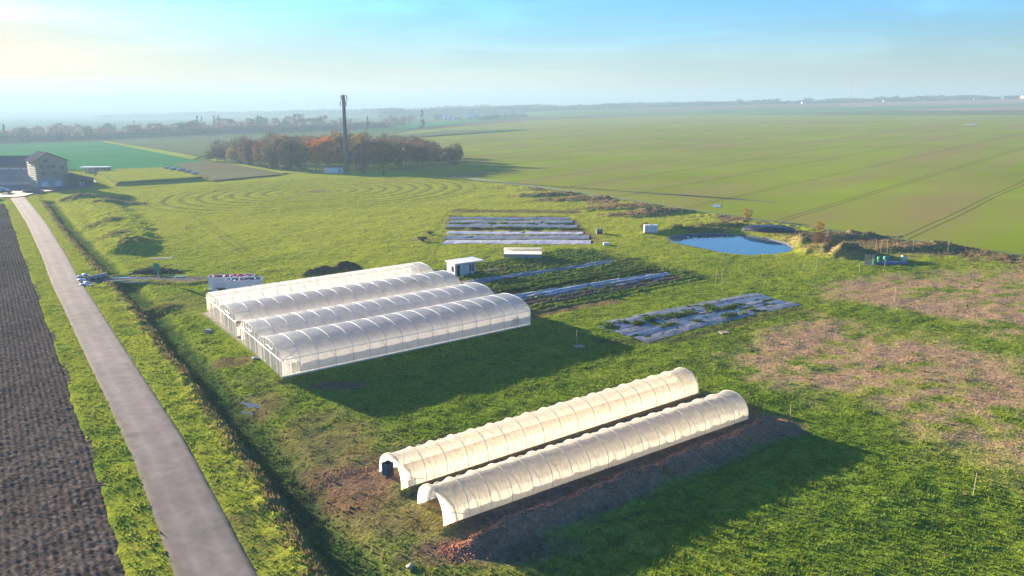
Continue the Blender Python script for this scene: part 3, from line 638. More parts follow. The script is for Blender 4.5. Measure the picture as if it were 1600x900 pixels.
# ------------------------------------------------------------------ white site hut
p = G(711, 432); hut = thing('site_hut', (p.x, p.y, place_z(p.x, p.y)), R(34), 'small white cabin with an overhanging flat roof beside the greenhouses', 'hut')
w, d, h = 4.3, 3.0, 2.5
b = MB(); b.box(0, w, 0, .08, .15, h); b.box(0, w, d-.08, d, .15, h); b.box(0, .08, .08, d-.08, .15, h); b.box(w-.08, w, .08, d-.08, .15, h); b.build('wall', 'white', hut)
MB().box(-.1, w+.1, -.1, d+.1, 0, .15).build('floor_frame', 'concrete', hut)
b = MB(lambda x, y, z: (x, y, z+.09*(y/d)*0+.06*x/w)); b.box(-.25, w+1.5, -.7, d+.3, h, h+.11); rf = b.build('roof', 'roofwhite', hut)
b = MB()
for k in range(9): b.box(-.2+k*.7, -.14+k*.7, -.7, d+.3, h+.13, h+.19)
b.build('seam', 'roofwhite', rf)
dr = MB().box(.35, 1.05, -.03, -.005, .2, 2.1).build('door', 'dark', hut); MB().box(.95, 1.0, -.06, -.035, 1.1, 1.25).build('handle', 'steel', dr)
wn = MB().box(2.95, 4.05, -.03, -.005, .75, 2.15).build('window', 'glass', hut)
b = MB(); b.box(2.88, 2.95, -.05, -.004, .68, 2.22); b.box(4.05, 4.12, -.05, -.004, .68, 2.22); b.box(2.95, 4.05, -.05, -.004, 2.15, 2.22); b.box(3.47, 3.53, -.045, -.031, .75, 2.15); b.build('frame', 'white', wn)
b = MB()
for k in range(1, 8): b.box(1.05+k*.23, 1.07+k*.23, -.02, -.003, .2, 2.4)
b.build('panel_joint', 'barnwall', hut)
MB().box(w-.1, w+1.7, -1.0, d*.6, .02, .12).build('step_deck', 'palewood', hut)
b = MB(); b.box(-.035, -.005, .5, 1.2, .9, 1.9); b.build('side_window', 'glass', hut)
# pallets, planks and boards around it
def planks(px, rz, n, l, wd, label, m='palewood', cat='planks', name='plank_stack', grp=None):
    p = G(*px); g = thing(name, (p.x, p.y, place_z(p.x, p.y)), rz, label, cat, grp)
    for k in range(n): MB().box(-l/2+random.uniform(-.2, .2), l/2, -wd/2+k*wd/n, -wd/2+k*wd/n+wd/n*.8, .0+.05*(k % 2), .09+.05*(k % 2), random.uniform(-.05, .05)).build('plank', m, g)
    return g
planks((775, 423), R(30), 4, 4.5, 1.4, 'long weathered planks lying on grass right of the white cabin', 'wood')
planks((732, 441), R(36), 4, 2.6, 1.3, 'short pale boards lying in front of the white cabin')
def pallet(px, rz, label, tilt=0, m='palewood', name='pallet'):
    p = G(*px); g = thing(name, (p.x, p.y, place_z(p.x, p.y)+.03), rz, label, 'pallet'); g.rotation_euler = (tilt, 0, rz)
    b = MB()
    for k in range(7): b.box(-.6, .6, -.5+k*.15, -.5+k*.15+.1, .11, .135)
    b.build('deck_boards', m, g); b = MB()
    for k in (-.55, 0, .5): b.box(k, k+.09, -.5, .5, 0, .108)
    b.build('bearer', m, g); return g
pallet((751, 437), R(20), 'flat wooden pallet on the dark film near the cabin')
pallet((905, 541), R(30), 'flat wooden pallet lying in the greenhouse shadow')
pallet((1131, 521), R(15), 'broken pallet lying on near edge of the blue-grey film bed')
# ------------------------------------------------------------------ pale seedling bench house
p = G(787, 405); sh = thing('seedling_shelter', (p.x, p.y, place_z(p.x, p.y)), R(-2), 'long low cream shelter with open dark front on the grass', 'shelter')
MB().add([(0, 0, 1.45), (7.6, 0, 1.45), (7.6, .9, 1.95), (0, .9, 1.95)], [(0, 1, 2, 3)]).add([(0, 0, 1.40), (7.6, 0, 1.40), (7.6, .9, 1.90), (0, .9, 1.90)], [(3, 2, 1, 0)]).build('front_slope', 'film_end', sh)
MB().add([(0, .9, 1.95), (7.6, .9, 1.95), (7.6, 2.4, 1.8), (0, 2.4, 1.8)], [(0, 1, 2, 3)]).build('roof', 'film_end', sh)
b = MB(); b.box(0, 7.6, 2.36, 2.4, 0, 1.78); b.box(0, .04, .05, 2.36, 0, 1.6); b.box(7.56, 7.6, .05, 2.36, 0, 1.6); b.build('wall', 'film_end', sh)
for x in (0, 1.9, 3.8, 5.7, 7.5): MB().box(x, x+.1, -.06, .04, 0, 1.5).build('post', 'palewood', sh)
MB().box(.1, 7.5, .05, .1, .15, .9).build('front_board', 'concrete', sh); MB().box(3.9, 5.5, -.02, .03, .1, .85).build('front_panel', 'barnwall', sh)
for x0, r0 in ((8.0, .3), (8.7, .25)): pass
pallet((840, 402), R(5), 'pallet leaning at the right end of the cream shelter', R(60))

# ------------------------------------------------------------------ two open bins full of scrap
def skip(px, rz, l, w, h, label):
    p = G(*px); g = thing('open_bin', (p.x, p.y, place_z(p.x, p.y)+.1), rz, label, 'bin'); t = .06
    b = MB(); b.box(0, l, 0, t, 0, h); b.box(0, l, w-t, w, 0, h); b.box(0, t, t, w-t, 0, h); b.box(l-t, l, t, w-t, 0, h); b.box(t, l-t, t, w-t, .02, .12); b.build('body', 'white', g)
    for k in range(0, int(l/1.1)+1): MB().box(k*1.1, k*1.1+.07, -.05, -.004, .05, h-.06).build('stiffener', 'roofwhite', g)
    b = MB(); b.box(-.06, l+.06, -.07, -.004, h-.05, h+.06); b.box(-.06, l+.06, w+.004, w+.07, h-.05, h+.06); b.box(-.07, -.004, 0, w, h-.05, h+.06); b.box(l+.004, l+.07, 0, w, h-.05, h+.06); b.build('rim', 'roofwhite', g)
    return g, (p.x, p.y, place_z(p.x, p.y)+.1)
def heap(name, base, rz, x0, x1, y0, y1, z, n, m, label, cat, sz=.4, seed=0):
    rnd = random.Random(seed); b = MB()
    for k in range(n):
        b.blob((rnd.uniform(x0, x1), rnd.uniform(y0, y1), z+rnd.uniform(-.1, .12)), (sz*rnd.uniform(.5, 1.3), sz*rnd.uniform(.5, 1.2), sz*rnd.uniform(.25, .6)), seed*99+k, 6, .45)
    for k in range(n//3):
        a = rnd.uniform(0, 6.3); c = (rnd.uniform(x0, x1), rnd.uniform(y0, y1), z+.1); l = sz*rnd.uniform(1, 2.6)
        b.tube([c, (c[0]+l*math.cos(a), c[1]+l*math.sin(a), c[2]+rnd.uniform(0, .3))], .03, 4)
    o = b.build(name, m); o.location = base; o.rotation_euler = (0, 0, rz); return tag(o, label, cat)
_, bp = skip((326, 450), R(8), 7.5, 2.4, 1.9, 'rear white metal bin heaped with red sheeting behind the greenhouses')
heap('sheeting_heap', bp, R(8), .4, 7.1, .4, 2.0, 1.7, 40, 'red', 'crumpled red sheeting heaped in the rear white bin', 'sheeting', .55, 1)
_, bp = skip((353, 457), R(9), 5.8, 2.5, 2.2, 'front white metal bin full of dark scrap behind the greenhouses')
heap('scrap_heap', bp, R(9), .4, 5.3, .4, 2.1, 2.0, 46, 'junk', 'dark mixed scrap filling the front white bin', 'scrap', .42, 2)
# ------------------------------------------------------------------ entrance: sign, brush pile, culvert, stones, puddles
p = G(250, 437); sg = thing('sign_board', (p.x, p.y, place_z(p.x, p.y)), R(-12), 'blank green board on a leaning white post by the farm entrance', 'sign')
MB().tube([(0, 0, -.1), (-.42, 0, 2.1), (-.55, 0, 3.1)], .055, 6).build('post', 'white', sg)
MB(lambda x, y, z: (x-.14*z, y, z)).box(-.55, .55, -.09, -.06, 1.5, 3.2).build('board', 'green', sg)
def brush(px, rx, ry, h, n, label, seed, m='brush', name='brush_pile', cat='brush pile'):
    p = G(*px); rnd = random.Random(seed); b = MB()
    for k in range(n):
        a = rnd.uniform(0, 6.3); r = rnd.random()**.6; x, y = rx*r*math.cos(a), ry*r*math.sin(a); z = h*(1-r*r)*rnd.uniform(.3, 1)
        b2 = rnd.uniform(0, 6.3); l = rnd.uniform(.3, .9)
        b.tube([(x, y, z), (x+l*math.cos(b2), y+l*math.sin(b2), z+rnd.uniform(-.1, .45))], .035, 3)
        if k % 2 == 0: b.blob((x, y, z*.8), (rnd.uniform(.2, .5),)*2+(rnd.uniform(.12, .3),), k+seed*31, 5, .5)
    o = b.build(name, m); o.location = (p.x, p.y, place_z(p.x, p.y)-.05); return tag(o, label, cat)
brush((243, 424), 5.2, 2.6, 1.5, 420, 'dark heap of cut branches and leaves behind the green board', 3)
g = planks((254, 412), R(12), 5, 4.2, 1.6, 'pale planks thrown on top of the dark branch heap', 'palewood'); g.location.z += 1.5
def stone(px, r, m, label, cat='stone', name='stone', grp=None, seed=0, z=0, k=(1, 1, .6)):
    p = G(*px); o = MB().blob((0, 0, 0), (r*k[0], r*k[1], r*k[2]), seed, 9, .22).build(name, m); o.location = (p.x, p.y, place_z(p.x, p.y)+r*.25+z); return tag(o, label, cat, grp)
for i, q in enumerate([(126, 433), (133, 430), (128, 438), (135, 442), (130, 445), (141, 446)]):
    stone(q, (.5, .4, .55, .45, .5, .35)[i], 'roofwhite', 'pale boulder lying at road edge by the ditch culvert', 'boulder', 'boulder', 'pale boulders at the entrance', i, 0, (1.5, 1, .5))
p = G(140, 437); cv = thing('culvert', (p.x, p.y, plane(p.x)-.75), R(57), 'dark ditch culvert with concrete headwall under the entrance track', 'culvert')
b = MB(); b.box(-.3, 3.4, -.2, .05, .0, 1.5); b.build('headwall', 'concrete', cv)
for k in range(3): MB().tube([(.4+k*1.1, -.35, .55), (.4+k*1.1, 1.2, .55)], .42, 12).build('pipe', 'rubber', cv)
def puddle(px, rx, ry, rz=0, m='puddle', lift=.0):
    p = G(*px); v = []; n = 18
    for k in range(n):
        a = 2*math.pi*k/n; r = 1+.3*math.sin(3*a+px[0])+.15*math.sin(5*a); x, y = rx*r*math.cos(a), ry*r*math.sin(a); v.append((x*math.cos(rz)-y*math.sin(rz), x*math.sin(rz)+y*math.cos(rz), 0))
    z = max(place_z(p.x+q[0], p.y+q[1]) for q in v[::3]); o = mesh_obj('puddle', v, [tuple(range(n))], m); o.location = (p.x, p.y, z+.01+lift); tag(o, kind='structure')
for q, a, b_ in [((192, 433), 2.1, .5), ((180, 438), 1.2, .35), ((223, 433), 1.5, .35), ((281, 431), 1.2, .5), ((289, 435), .9, .3), ((210, 440), 2.2, .25)]: puddle(q, a, b_)
for q, a, b_, c_ in [((386, 623), 1.1, .28, -.9), ((398, 628), .9, .3, -.8), ((380, 632), .5, .2, -.9), ((392, 636), .6, .15, -1)]: puddle(q, a, b_, c_)
# ------------------------------------------------------------------ mulch film strips on the beds
def ribbon(name, line, wd, m, label, seed, h=.12, grp='film strips over the vegetable beds', cat='mulch film'):
    P = P2(line); rnd = random.Random(seed); L_ = np.hypot(*np.diff(P, axis=0).T).sum(); offs = np.linspace(-wd/2, wd/2, 7)
    x, y, A, s_, F_ = strip_from(P, offs, max(.45, L_/110))
    ed = np.abs(A) > wd/2*.9; x = x+np.where(ed, (fbm(x, y, 1.1, seed)-.5)*.5, 0); y = y+np.where(ed, (fbm(x, y, 1.1, seed+3)-.5)*.5, 0)
    z = relief(x, y); base = z+.03+h*(1-(2*A/wd)**2)+(fbm(x, y, .6, seed+5)-.5)*.10
    base = np.maximum(base, z+.025)
    keep = np.ones(len(F_), bool); hole = fbm(x, y, 1.3, seed+8); keep = hole[F_].mean(1) < (.60 if seed >= 20 else .70)
    F_ = F_[keep]; o = mesh_obj(name, np.stack([x, y, base], 1), F_[:, ::-1] if False else F_, m, smooth=True)
    return tag(o, label, cat, grp)
ribbon('mulch_strip', [(703, 341), (892, 342)], 3.6, 'mulchdark', 'farthest dark film strip of the upper bed block', 11)
ribbon('mulch_strip', [(702, 346.5), (896, 347.5)], 4.4, 'mulch', 'second blue-grey film strip from the far edge of the upper block', 12)
ribbon('mulch_strip', [(700, 352.5), (903, 353)], 5.2, 'mulch', 'third film strip of the upper block, dotted with dark plants', 13)
ribbon('mulch_strip', [(699, 364), (914, 364)], 4.2, 'mulchpale', 'narrow palest film strip of the upper block past the weedy gap', 15)
ribbon('mulch_strip', [(697, 371), (921, 371)], 5.2, 'mulch', 'purple-grey film strip next to last in the upper block', 16)
ribbon('mulch_strip', [(695, 378.5), (926, 378)], 5.0, 'mulchpale', 'film strip at near edge of the upper block', 17)
ribbon('mulch_strip', [(744, 441), (800, 432), (870, 422), (958, 409)], 2.8, 'mulch', 'slim blue-grey film strip running from the white cabin', 18)
ribbon('mulch_strip', [(790, 466), (870, 454), (960, 440), (1046, 427)], 2.5, 'mulchpale', 'long pale film strip, upper half of the pair behind the greenhouses', 19)
ribbon('mulch_strip', [(798, 469), (880, 457.5), (965, 444), (1050, 431)], 2.2, 'mulch', 'long greyish film strip, lower half of the pair beside red-brown soil', 20)
for k, lab in enumerate(['rear film strip of the wide blue-grey lower bed', 'second film strip from the rear on the wide lower bed', 'middle film strip of the wide lower bed', 'fourth film strip from the rear on the wide lower bed', 'front film strip of the wide lower bed nearest the meadow']):
    t = k/4; a = (935+t*65, 510+t*20); b_ = (1190+t*52, 461+t*13); mm = ((a[0]+b_[0])/2, (a[1]+b_[1])/2-1)
    ribbon('mulch_strip', [a, mm, b_], 2.7, ('mulch', 'mulchdark', 'mulch', 'mulchdark', 'mulch')[k], lab, 21+k, .10)
# ------------------------------------------------------------------ pond side
p = G(1016.5, 364); tk = thing('water_tank', (p.x, p.y, place_z(p.x, p.y)+.05), R(-3), 'pale blue-white square water tank at left end of pond', 'tank')
b = MB(); b.box(-1.55, 1.55, -.9, .9, .15, 1.85); k = b.build('body', 'white', tk); md_ = k.modifiers.new('bevel', 'BEVEL'); md_.width = .12; md_.segments = 3
MB().box(-1.65, 1.65, -1, 1, 0, .15).build('pallet_base', 'palewood', tk); MB().tube([(0, 0, 1.83), (0, 0, 1.98)], .25, 10).build('lid', 'barnwall', tk)
b = MB(); 
for x in (-.9, 0, .9): b.box(x, x+.05, -.94, -.905, .15, 1.8)
b.build('strap', 'barnwall', tk)
n = len(POND); v = []
for (x, y) in POND: 
    v.append((x, y, PONDL+.16))
cen = POND.mean(0); rim = []; f = []
for kx, zz in ((1.012, .02), (1.03, .20), (1.045, .17)):
    for x, y in cen+(POND-cen)*kx: rim.append((x, y, PONDL+zz))
for j in range(2):
    for i in range(n): f.append((j*n+i, j*n+(i+1) % n, (j+1)*n+(i+1) % n, (j+1)*n+i))
tag(mesh_obj('pond_liner', rim, f, 'mulch'), 'dark grey plastic liner edge running round the pond', 'liner')
stone((1075, 369), .35, 'white', 'white float lying on the pond water', 'float', 'float', None, 2)
bpy.data.objects['float'].location.z = PONDL+.08
def tarp(px, rx, ry, h, rz, label, m='black', seed=0, name='tarpaulin'):
    p = G(*px); n = 26; xs_ = np.linspace(-1, 1, n); Xt, Yt, Ft = grid(xs_, xs_); r = (Xt**2+Yt**2); x = Xt*rx*np.sqrt(1-Yt**2/2); y = Yt*ry*np.sqrt(1-Xt**2/2)
    wx, wy = p.x+x*math.cos(rz)-y*math.sin(rz), p.y+x*math.sin(rz)+y*math.cos(rz)
    rr = Xt**4+Yt**4; z = relief(wx, wy)+.05+h*np.clip(1-rr, 0, 1)**.6*(.75+.6*fbm(wx, wy, 1.2, seed)); o = mesh_obj(name, np.stack([wx, wy, z], 1), Ft, m)
    return tag(o, label, 'tarpaulin')
tarp((1201, 361), 6.4, 2.6, 1.0, R(-32), 'black plastic sheeting heaped on the bank behind the pond', seed=3)
tarp((1385, 412), 4.0, 1.3, .3, R(-10), 'dark blue tarpaulin spread behind the green barrels', 'blue', 4)
tarp((1262, 369), 2.2, 1.0, .35, R(-30), 'small dark sheet on the weedy bank right of the black heap', 'black', 6)
p = G(1358, 416); pl = thing('timber_rack', (p.x, p.y, place_z(p.x, p.y)), R(-20), 'pale slatted timber rack standing upright among the weeds', 'rack')
for k in range(6): MB().box(-.8+k*.29, -.8+k*.29+.14, 0, .04, 0, 2.0).build('slat', 'palewood', pl)
for z in (.2, 1.0, 1.85): MB().box(-.82, .82, .042, .09, z, z+.1).build('rail', 'palewood', pl)
for i, (q, r, m, lab) in enumerate([((1366, 414), .42, 'greenplastic', 'dark green drum next to the slatted rack'), ((1374, 411), .5, 'greenplastic', 'second green drum, between rack and white post'), ((1384, 409.5), .5, 'green', 'bright green drum right of the white post'), ((1389, 408), .5, 'greenplastic', 'green drum touching the bright green one'), ((1412, 408), .55, 'offwhite', 'pale rounded drum alone at right end of the tarpaulin')]):
    p = G(*q); g = thing('drum', (p.x, p.y, place_z(p.x, p.y)), .3*i, lab, 'drum', 'plastic drums by the slatted rack')
    MB().tube([(0, 0, 0), (0, 0, .1), (0, 0, 1.0), (0, 0, 1.05)], r, 12).build('body', m, g, True); MB().tube([(.1, 0, 1.05), (.1, 0, 1.12)], r*.4, 10).build('lid', 'rubber', g)
def stake(px, h, label, m='palewood', grp='wooden stakes', r=.032, lean=.05):
    p = G(*px); o = MB().tube([(0, 0, -.2), (random.uniform(-lean, lean)*h, random.uniform(-lean, lean)*h, h)], r, 5, r*.8).build('stake', m); o.location = (p.x, p.y, place_z(p.x, p.y)); tag(o, label, 'stake', grp)
for q, h, lab in [((1275, 421), 2.1, 'stout pale stake in front of the brown mound'), ((1255, 420), 1.4, 'short stake left of the stout one before the brown mound'), ((1381, 422), 2.0, 'pale post standing among the green drums'), ((1368, 398), 2.6, 'thin stake behind the slatted rack'), ((1376, 396), 3.0, 'tallest thin stake behind the drums'), ((1386, 396), 2.6, 'thin stake right of the tallest one behind the drums'), ((1118, 443), 2.4, 'thin stake left of a close pair in mid meadow'), ((1128, 445), 2.6, 'thin stake right of a close pair in mid meadow'), ((1131, 405), .9, 'short white stake on near side of pond'), ((1397, 473), 2.3, 'lone stake in the upper dry stubble patch'), ((1343, 427), 1.6, 'dark stake at the weedy edge below the rack'), ((901, 536), 2.0, 'thin stake beside the pallet in greenhouse shadow'), ((1521, 770), 1.9, 'lone thin stake in the near right grass'), ((966, 442), 1.2, 'short stake between the two middle film strips'), ((1065, 337), 1.5, 'thin stake on the bank above the pond'), ((1235, 650), 1.3, 'thin stake at the far end of nearest low tunnel'), ((232, 425), 1.2, 'short stake at the branch heap edge'), ((1480, 398), 2.4, 'thin stake right of the drums towards the crop field'), ((1426, 395), 2.2, 'thin stake above the pale rounded drum')]:
    stake(q, h, lab)
# oddments in the upper meadow
def trailer(px, label, rz, s=1):
    p = G(*px); g = thing('hand_cart', (p.x, p.y, place_z(p.x, p.y)), rz, label, 'cart')
    MB().box(-1*s, 1*s, -.5*s, .5*s, .45*s, .6*s).build('bed', 'rubber', g); MB().box(-1*s, 1*s, .46*s, .5*s, .6*s, .9*s).build('side_board', 'wood', g)
    for y in (-.55, .55):
        MB().tube([(0, y*s-.05, .32*s), (0, y*s+.05, .32*s)], .32*s, 12).build('wheel', 'rubber', g)
    MB().tube([(-1*s, 0, .5*s), (-1.9*s, 0, .4*s)], .04, 5).build('drawbar', 'steel', g); return g
trailer((660, 377), 'low dark cart standing left of the upper film beds', R(12), 1.1)
trailer((672, 367), 'small dark cart behind the larger one left of the beds', R(15), .8)
def bin_(px, w, d, h, m, label, rz=0, cat='box', name='storage_box'):
    p = G(*px); g = thing(name, (p.x, p.y, place_z(p.x, p.y)), rz, label, cat)
    MB().box(-w/2, w/2, -d/2, d/2, 0, h*.85).build('body', m, g); MB().box(-w/2-.04, w/2+.04, -d/2-.04, d/2+.04, h*.85+.003, h).build('lid', m, g); MB().box(-w*.2, w*.2, -d/2-.07, -d/2-.042, h*.6, h*.7).build('handle', 'steel', g)
bin_((936, 365), 1.3, 1.0, 1.1, 'black', 'dark storage box right of the upper film beds', .2)
bin_((947, 383), 1.2, .8, .5, 'roofwhite', 'low pale box on grass near the dark storage box', .1)
bin_((730, 443), .9, .6, .4, 'roofwhite', 'small white box in grass below the cabin', .6)
stone((325, 515), .5, 'gravel', 'grey stone lump near left end wall of rear greenhouses', 'stone', 'stone', None, 5, 0, (1.4, .8, .6))
stone((399, 560), .3, 'roofwhite', 'pale sandbag by the joint of the front greenhouse end walls', 'sandbag', 'sandbag', None, 7, 0, (1.5, .8, .6))
stone((333, 452), .55, 'offwhite', 'pale sack lying below the rear white bin', 'sack', 'sack', None, 9, 0, (1.5, .8, .7))
for i, q in enumerate([(295, 468), (300, 474)]): stone(q, .4, 'rust' if False else 'palewood', 'pale timber offcut' if i else 'small earthy lump', 'debris') if False else None
stone((640, 878), .28, 'palewood', 'small pale stone on the muddy ground at the front', 'stone', 'stone', None, 12)
# ------------------------------------------------------------------ tower building, barn, sheds, yard
p = G(60, 295); az = R(12); tb = thing('tower_house', (p.x, p.y, plane(p.x)+.2), R(42), 'tall timber-clad building with a gabled roof beside the road end', 'building')
w, d, he, ha = 12.0, 15.0, 11.2, 14.3
vs = [(0, 0, 0), (w, 0, 0), (w, 0, he), (w/2-1.2, 0, ha), (0, 0, he)]
MB().add(vs+[(x, d, z) for x, _, z in vs], [(0, 1, 2, 3, 4), (9, 8, 7, 6, 5), (0, 4, 9, 5), (1, 6, 7, 2), (0, 5, 6, 1)]).build('wall', 'clad', tb)
ax = w/2-1.2
for (x0, z0, x1, z1) in ((-1.0, he-.55, ax, ha+.12), (ax, ha+.12, w+.9, he-.4)):
    MB().add([(x0, -.8, z0), (x1, -.8, z1), (x1, d+.8, z1), (x0, d+.8, z0), (x0, -.8, z0+.3), (x1, -.8, z1+.3), (x1, d+.8, z1+.3), (x0, d+.8, z0+.3)], [(3, 2, 1, 0), (4, 5, 6, 7), (0, 1, 5, 4), (1, 2, 6, 5), (2, 3, 7, 6), (3, 0, 4, 7)]).build('roof', 'slate', tb)
for z in np.arange(3.6, 11.2, .62): MB().box(.02, w-.02, -.10, -.004, z, z+.12).build('board_course', 'palewood' if int(z*10) % 3 else 'wood', tb)
for z in np.arange(3.2, 11.0, .95): MB().box(-.22, -.004, .2, d-.2, z, z+.45).build('louvre', 'offwhite', tb)
for x, z in ((1.6, 8.2), (4.0, 8.2), (6.0, 8.2), (1.8, 5.4), (6.2, 5.4), (9.4, 7.6), (3.4, 10.6)):
    wn = MB().box(x, x+1.1, -.13, -.101, z, z+1.2).build('window', 'glass', tb); b = MB(); b.box(x-.08, x, -.15, -.101, z-.08, z+1.28); b.box(x+1.1, x+1.18, -.15, -.101, z-.08, z+1.28); b.box(x, x+1.1, -.15, -.101, z+1.2, z+1.28); b.box(x, x+1.1, -.15, -.101, z-.08, z); b.build('frame', 'wood', wn)
MB().box(-.05, w+.05, -.06, -.003, 0, 3.1).build('ground_floor_panel', 'barnwall', tb)
for x in (1.3, 6.4): 
    dd = MB().box(x, x+2.6, -.16, -.062, .5, 2.6).build('garage_door', 'white', tb); b = MB()
    for k in range(1, 4): b.box(x, x+2.6, -.18, -.162, .5+k*.52, .54+k*.52)
    b.build('panel_groove', 'barnwall', dd)
p = G(103, 292); ls = thing('lean_to_shed', (p.x, p.y, plane(p.x)+.2), az, 'low dark lean-to shed on the right of the tall building', 'shed')
MB().add([(0, 0, 0), (9, 0, 0), (9, 0, 2.4), (0, 0, 4.8), (0, 8, 0), (9, 8, 0), (9, 8, 2.4), (0, 8, 4.8)], [(0, 1, 2, 3), (7, 6, 5, 4), (1, 5, 6, 2), (4, 0, 3, 7)]).build('wall', 'slate', ls)
MB().add([(-.2, -.5, 4.95), (9.6, -.5, 2.35), (9.6, 8.5, 2.35), (-.2, 8.5, 4.95), (-.2, -.5, 5.1), (9.6, -.5, 2.5), (9.6, 8.5, 2.5), (-.2, 8.5, 5.1)], [(3, 2, 1, 0), (4, 5, 6, 7), (0, 1, 5, 4), (1, 2, 6, 5), (2, 3, 7, 6), (3, 0, 4, 7)]).build('roof', 'slate', ls)
for x in (5.3, 6.6): MB().box(x, x+.9, -.05, -.004, .2, 2.0).build('door', 'barnwall', ls)
p = G(-75, 292); bn = thing('barn', (p.x, p.y, plane(p.x)+.2), R(7), 'long grey barn with a dark roof at the left edge of the farmyard', 'barn')
MB().box(0, 36, 9, 27, 0, 8.2).build('wall', 'barnwall', bn)
b = MB().add([(-.8, 8.2, 8.0), (37, 8.2, 8.0), (37, 18, 12.2), (-.8, 18, 12.2), (37, 28, 8.0), (-.8, 28, 8.0)], [(0, 1, 2, 3), (3, 2, 4, 5)]).add([(37-.9, 9, 8.2), (37-.9, 27, 8.2), (37-.9, 18, 12.1), (0, 9, 8.2), (0, 27, 8.2), (0, 18, 12.1)], [(0, 1, 2), (5, 4, 3)]); b.build('roof', 'slate', bn)
for k in range(7): MB().box(1+k*5, 5.2+k*5, 8.94, 8.996, 6.6, 7.3).build('window_strip', 'roofwhite', bn)
for k in (0, 1): MB().box(14+k*9, 19+k*9, 8.93, 8.996, 0, 4.4).build('sliding_door', 'concrete', bn)
p = G(-20, 291); yw = tag(MB().box(0, 21, 0, .4, 0, 1.6).build('yard_wall', 'render'), 'low sunlit pinkish yard wall in front of the grey barn', 'wall'); yw.location = (p.x, p.y, plane(p.x)+.2); yw.rotation_euler = (0, 0, R(6))
p = G(127, 272); ws = thing('open_shelter', (p.x, p.y, plane(p.x)+.1), R(7), 'long low open shelter with a bright white roof beyond the lean-to', 'shelter')
MB().box(-.4, 13.6, -.6, 5, 3.1, 3.45).build('roof', 'roofwhite', ws); MB().box(0, 13, 4.5, 4.6, 0, 3.1).build('back_wall', 'barnwall', ws)
for k in range(5): MB().box(k*3.2, k*3.2+.2, 0, .2, 0, 3.1).build('post', 'offwhite', ws)
for k in range(3): MB().box(4+k*3.1, 6.4+k*3.1, .25, .35, .1, 2.2).build('stall_panel', 'barnwall', ws)
def car(px, rz, m, label):
    p = G(*px); g = thing('parked_car', (p.x, p.y, plane(p.x)+.32), rz, label, 'car', 'cars parked in the farmyard')
    prof = [(-2.1, .35), (-2.1, .85), (-1.9, .95), (-1.0, 1.0), (1.0, 1.0), (1.9, .88), (2.1, .7), (2.1, .35)]
    n = len(prof); b = MB().add([(x, y, z) for y in (-.85, .85) for x, z in prof], [tuple(range(n)), tuple(range(2*n-1, n-1, -1))]+[(i, n+i, n+(i+1) % n, (i+1) % n) for i in range(n)]); b.build('body', m, g)
    MB().add([(-1.5, -.8, 1.0), (.95, -.8, 1.0), (.95, .8, 1.0), (-1.5, .8, 1.0), (-1.1, -.65, 1.45), (.2, -.65, 1.45), (.2, .65, 1.45), (-1.1, .65, 1.45)], [(0, 1, 5, 4), (1, 2, 6, 5), (2, 3, 7, 6), (3, 0, 4, 7)]).build('windows', 'glass', g)
    MB().box(-1.1, .2, -.65, .65, 1.452, 1.5).build('roof', m, g)
    for x in (-1.3, 1.3):
        for y in (-.88, .88): MB().tube([(x, y-.1, .33), (x, y+.1, .33)], .33, 12).build('wheel', 'rubber', g)
    for y in (-.6, .6): MB().box(2.1, 2.12, y-.15, y+.15, .62, .78).build('headlight', 'roofwhite', g)
car((5, 300), R(10), 'carwhite', 'pale car parked at left edge of the farmyard'); car((9, 303), R(20), 'carpaint', 'dark car parked in front of the pale one')
p = G(50, 305)
stone((52, 301), 1.6, 'slate', 'dark covered heap at the road end before the tall building', 'heap', 'heap', None, 31, 0, (2.6, 1.4, .7))
for i, (q, r) in enumerate([((262, 268), 1.2), ((272, 270), 1.5), ((284, 272), 1.4), ((295, 275), 1.3), ((304, 278), 1.2), ((278, 267), 1.1)]):
    stone(q, r, 'gravel', 'pale rubble heap on the edge of the raised lawn', 'rubble', 'rubble_heap', 'rubble heaps on the raised lawn', 40+i, .2, (1.8, 1.3, .55))
# ------------------------------------------------------------------ mast
p = G(542, 269); ms = thing('telecom_mast', (p.x, p.y, plane(p.x)), 0, 'tall slim grey telecom mast rising in front of the grove', 'mast')
MB().tube([(0, 0, 0), (0, 0, 12), (0, 0, 24), (0, 0, 36)], 1.0, 10, .75).build('pole', 'slate', ms, True)
MB().box(-1.4, 1.4, -1.4, 1.4, 0, .35).build('foundation', 'concrete', ms)
for z in (30.8, 33.5, 36): 
    b = MB(); b.tube([(1.5*math.cos(a), 1.5*math.sin(a), z) for a in np.linspace(0, 2*math.pi, 13)], .06, 4); 
    for a in np.linspace(0, 2*math.pi, 5)[:-1]: b.tube([(0, 0, z), (1.5*math.cos(a), 1.5*math.sin(a), z)], .05, 4)
    b.build('platform', 'steel', ms)
for k in range(6):
    a = k*math.pi/3; x, y = 1.6*math.cos(a), 1.6*math.sin(a); MB().box(x-.18, x+.18, y-.12, y+.12, 33.7+(k % 2)*-2.6, 35.9+(k % 2)*-2.6, a, (x, y)).build('antenna', 'barnwall', ms)
MB().tube([(0, 0, 36), (0, 0, 38)], .06, 5).build('lightning_rod', 'steel', ms)
b = MB()
for k in range(60): b.box(-.22, .22, -.98, -.94, .5+k*.6, .54+k*.6)
b.box(-.25, -.21, -.99, -.93, .3, 36); b.box(.21, .25, -.99, -.93, .3, 36); b.build('ladder', 'steel', ms)
p = G(507, 271.5); eq = thing('equipment_cabin', (p.x, p.y, plane(p.x)), R(6), 'low pale equipment cabin at the foot of the mast', 'cabin')
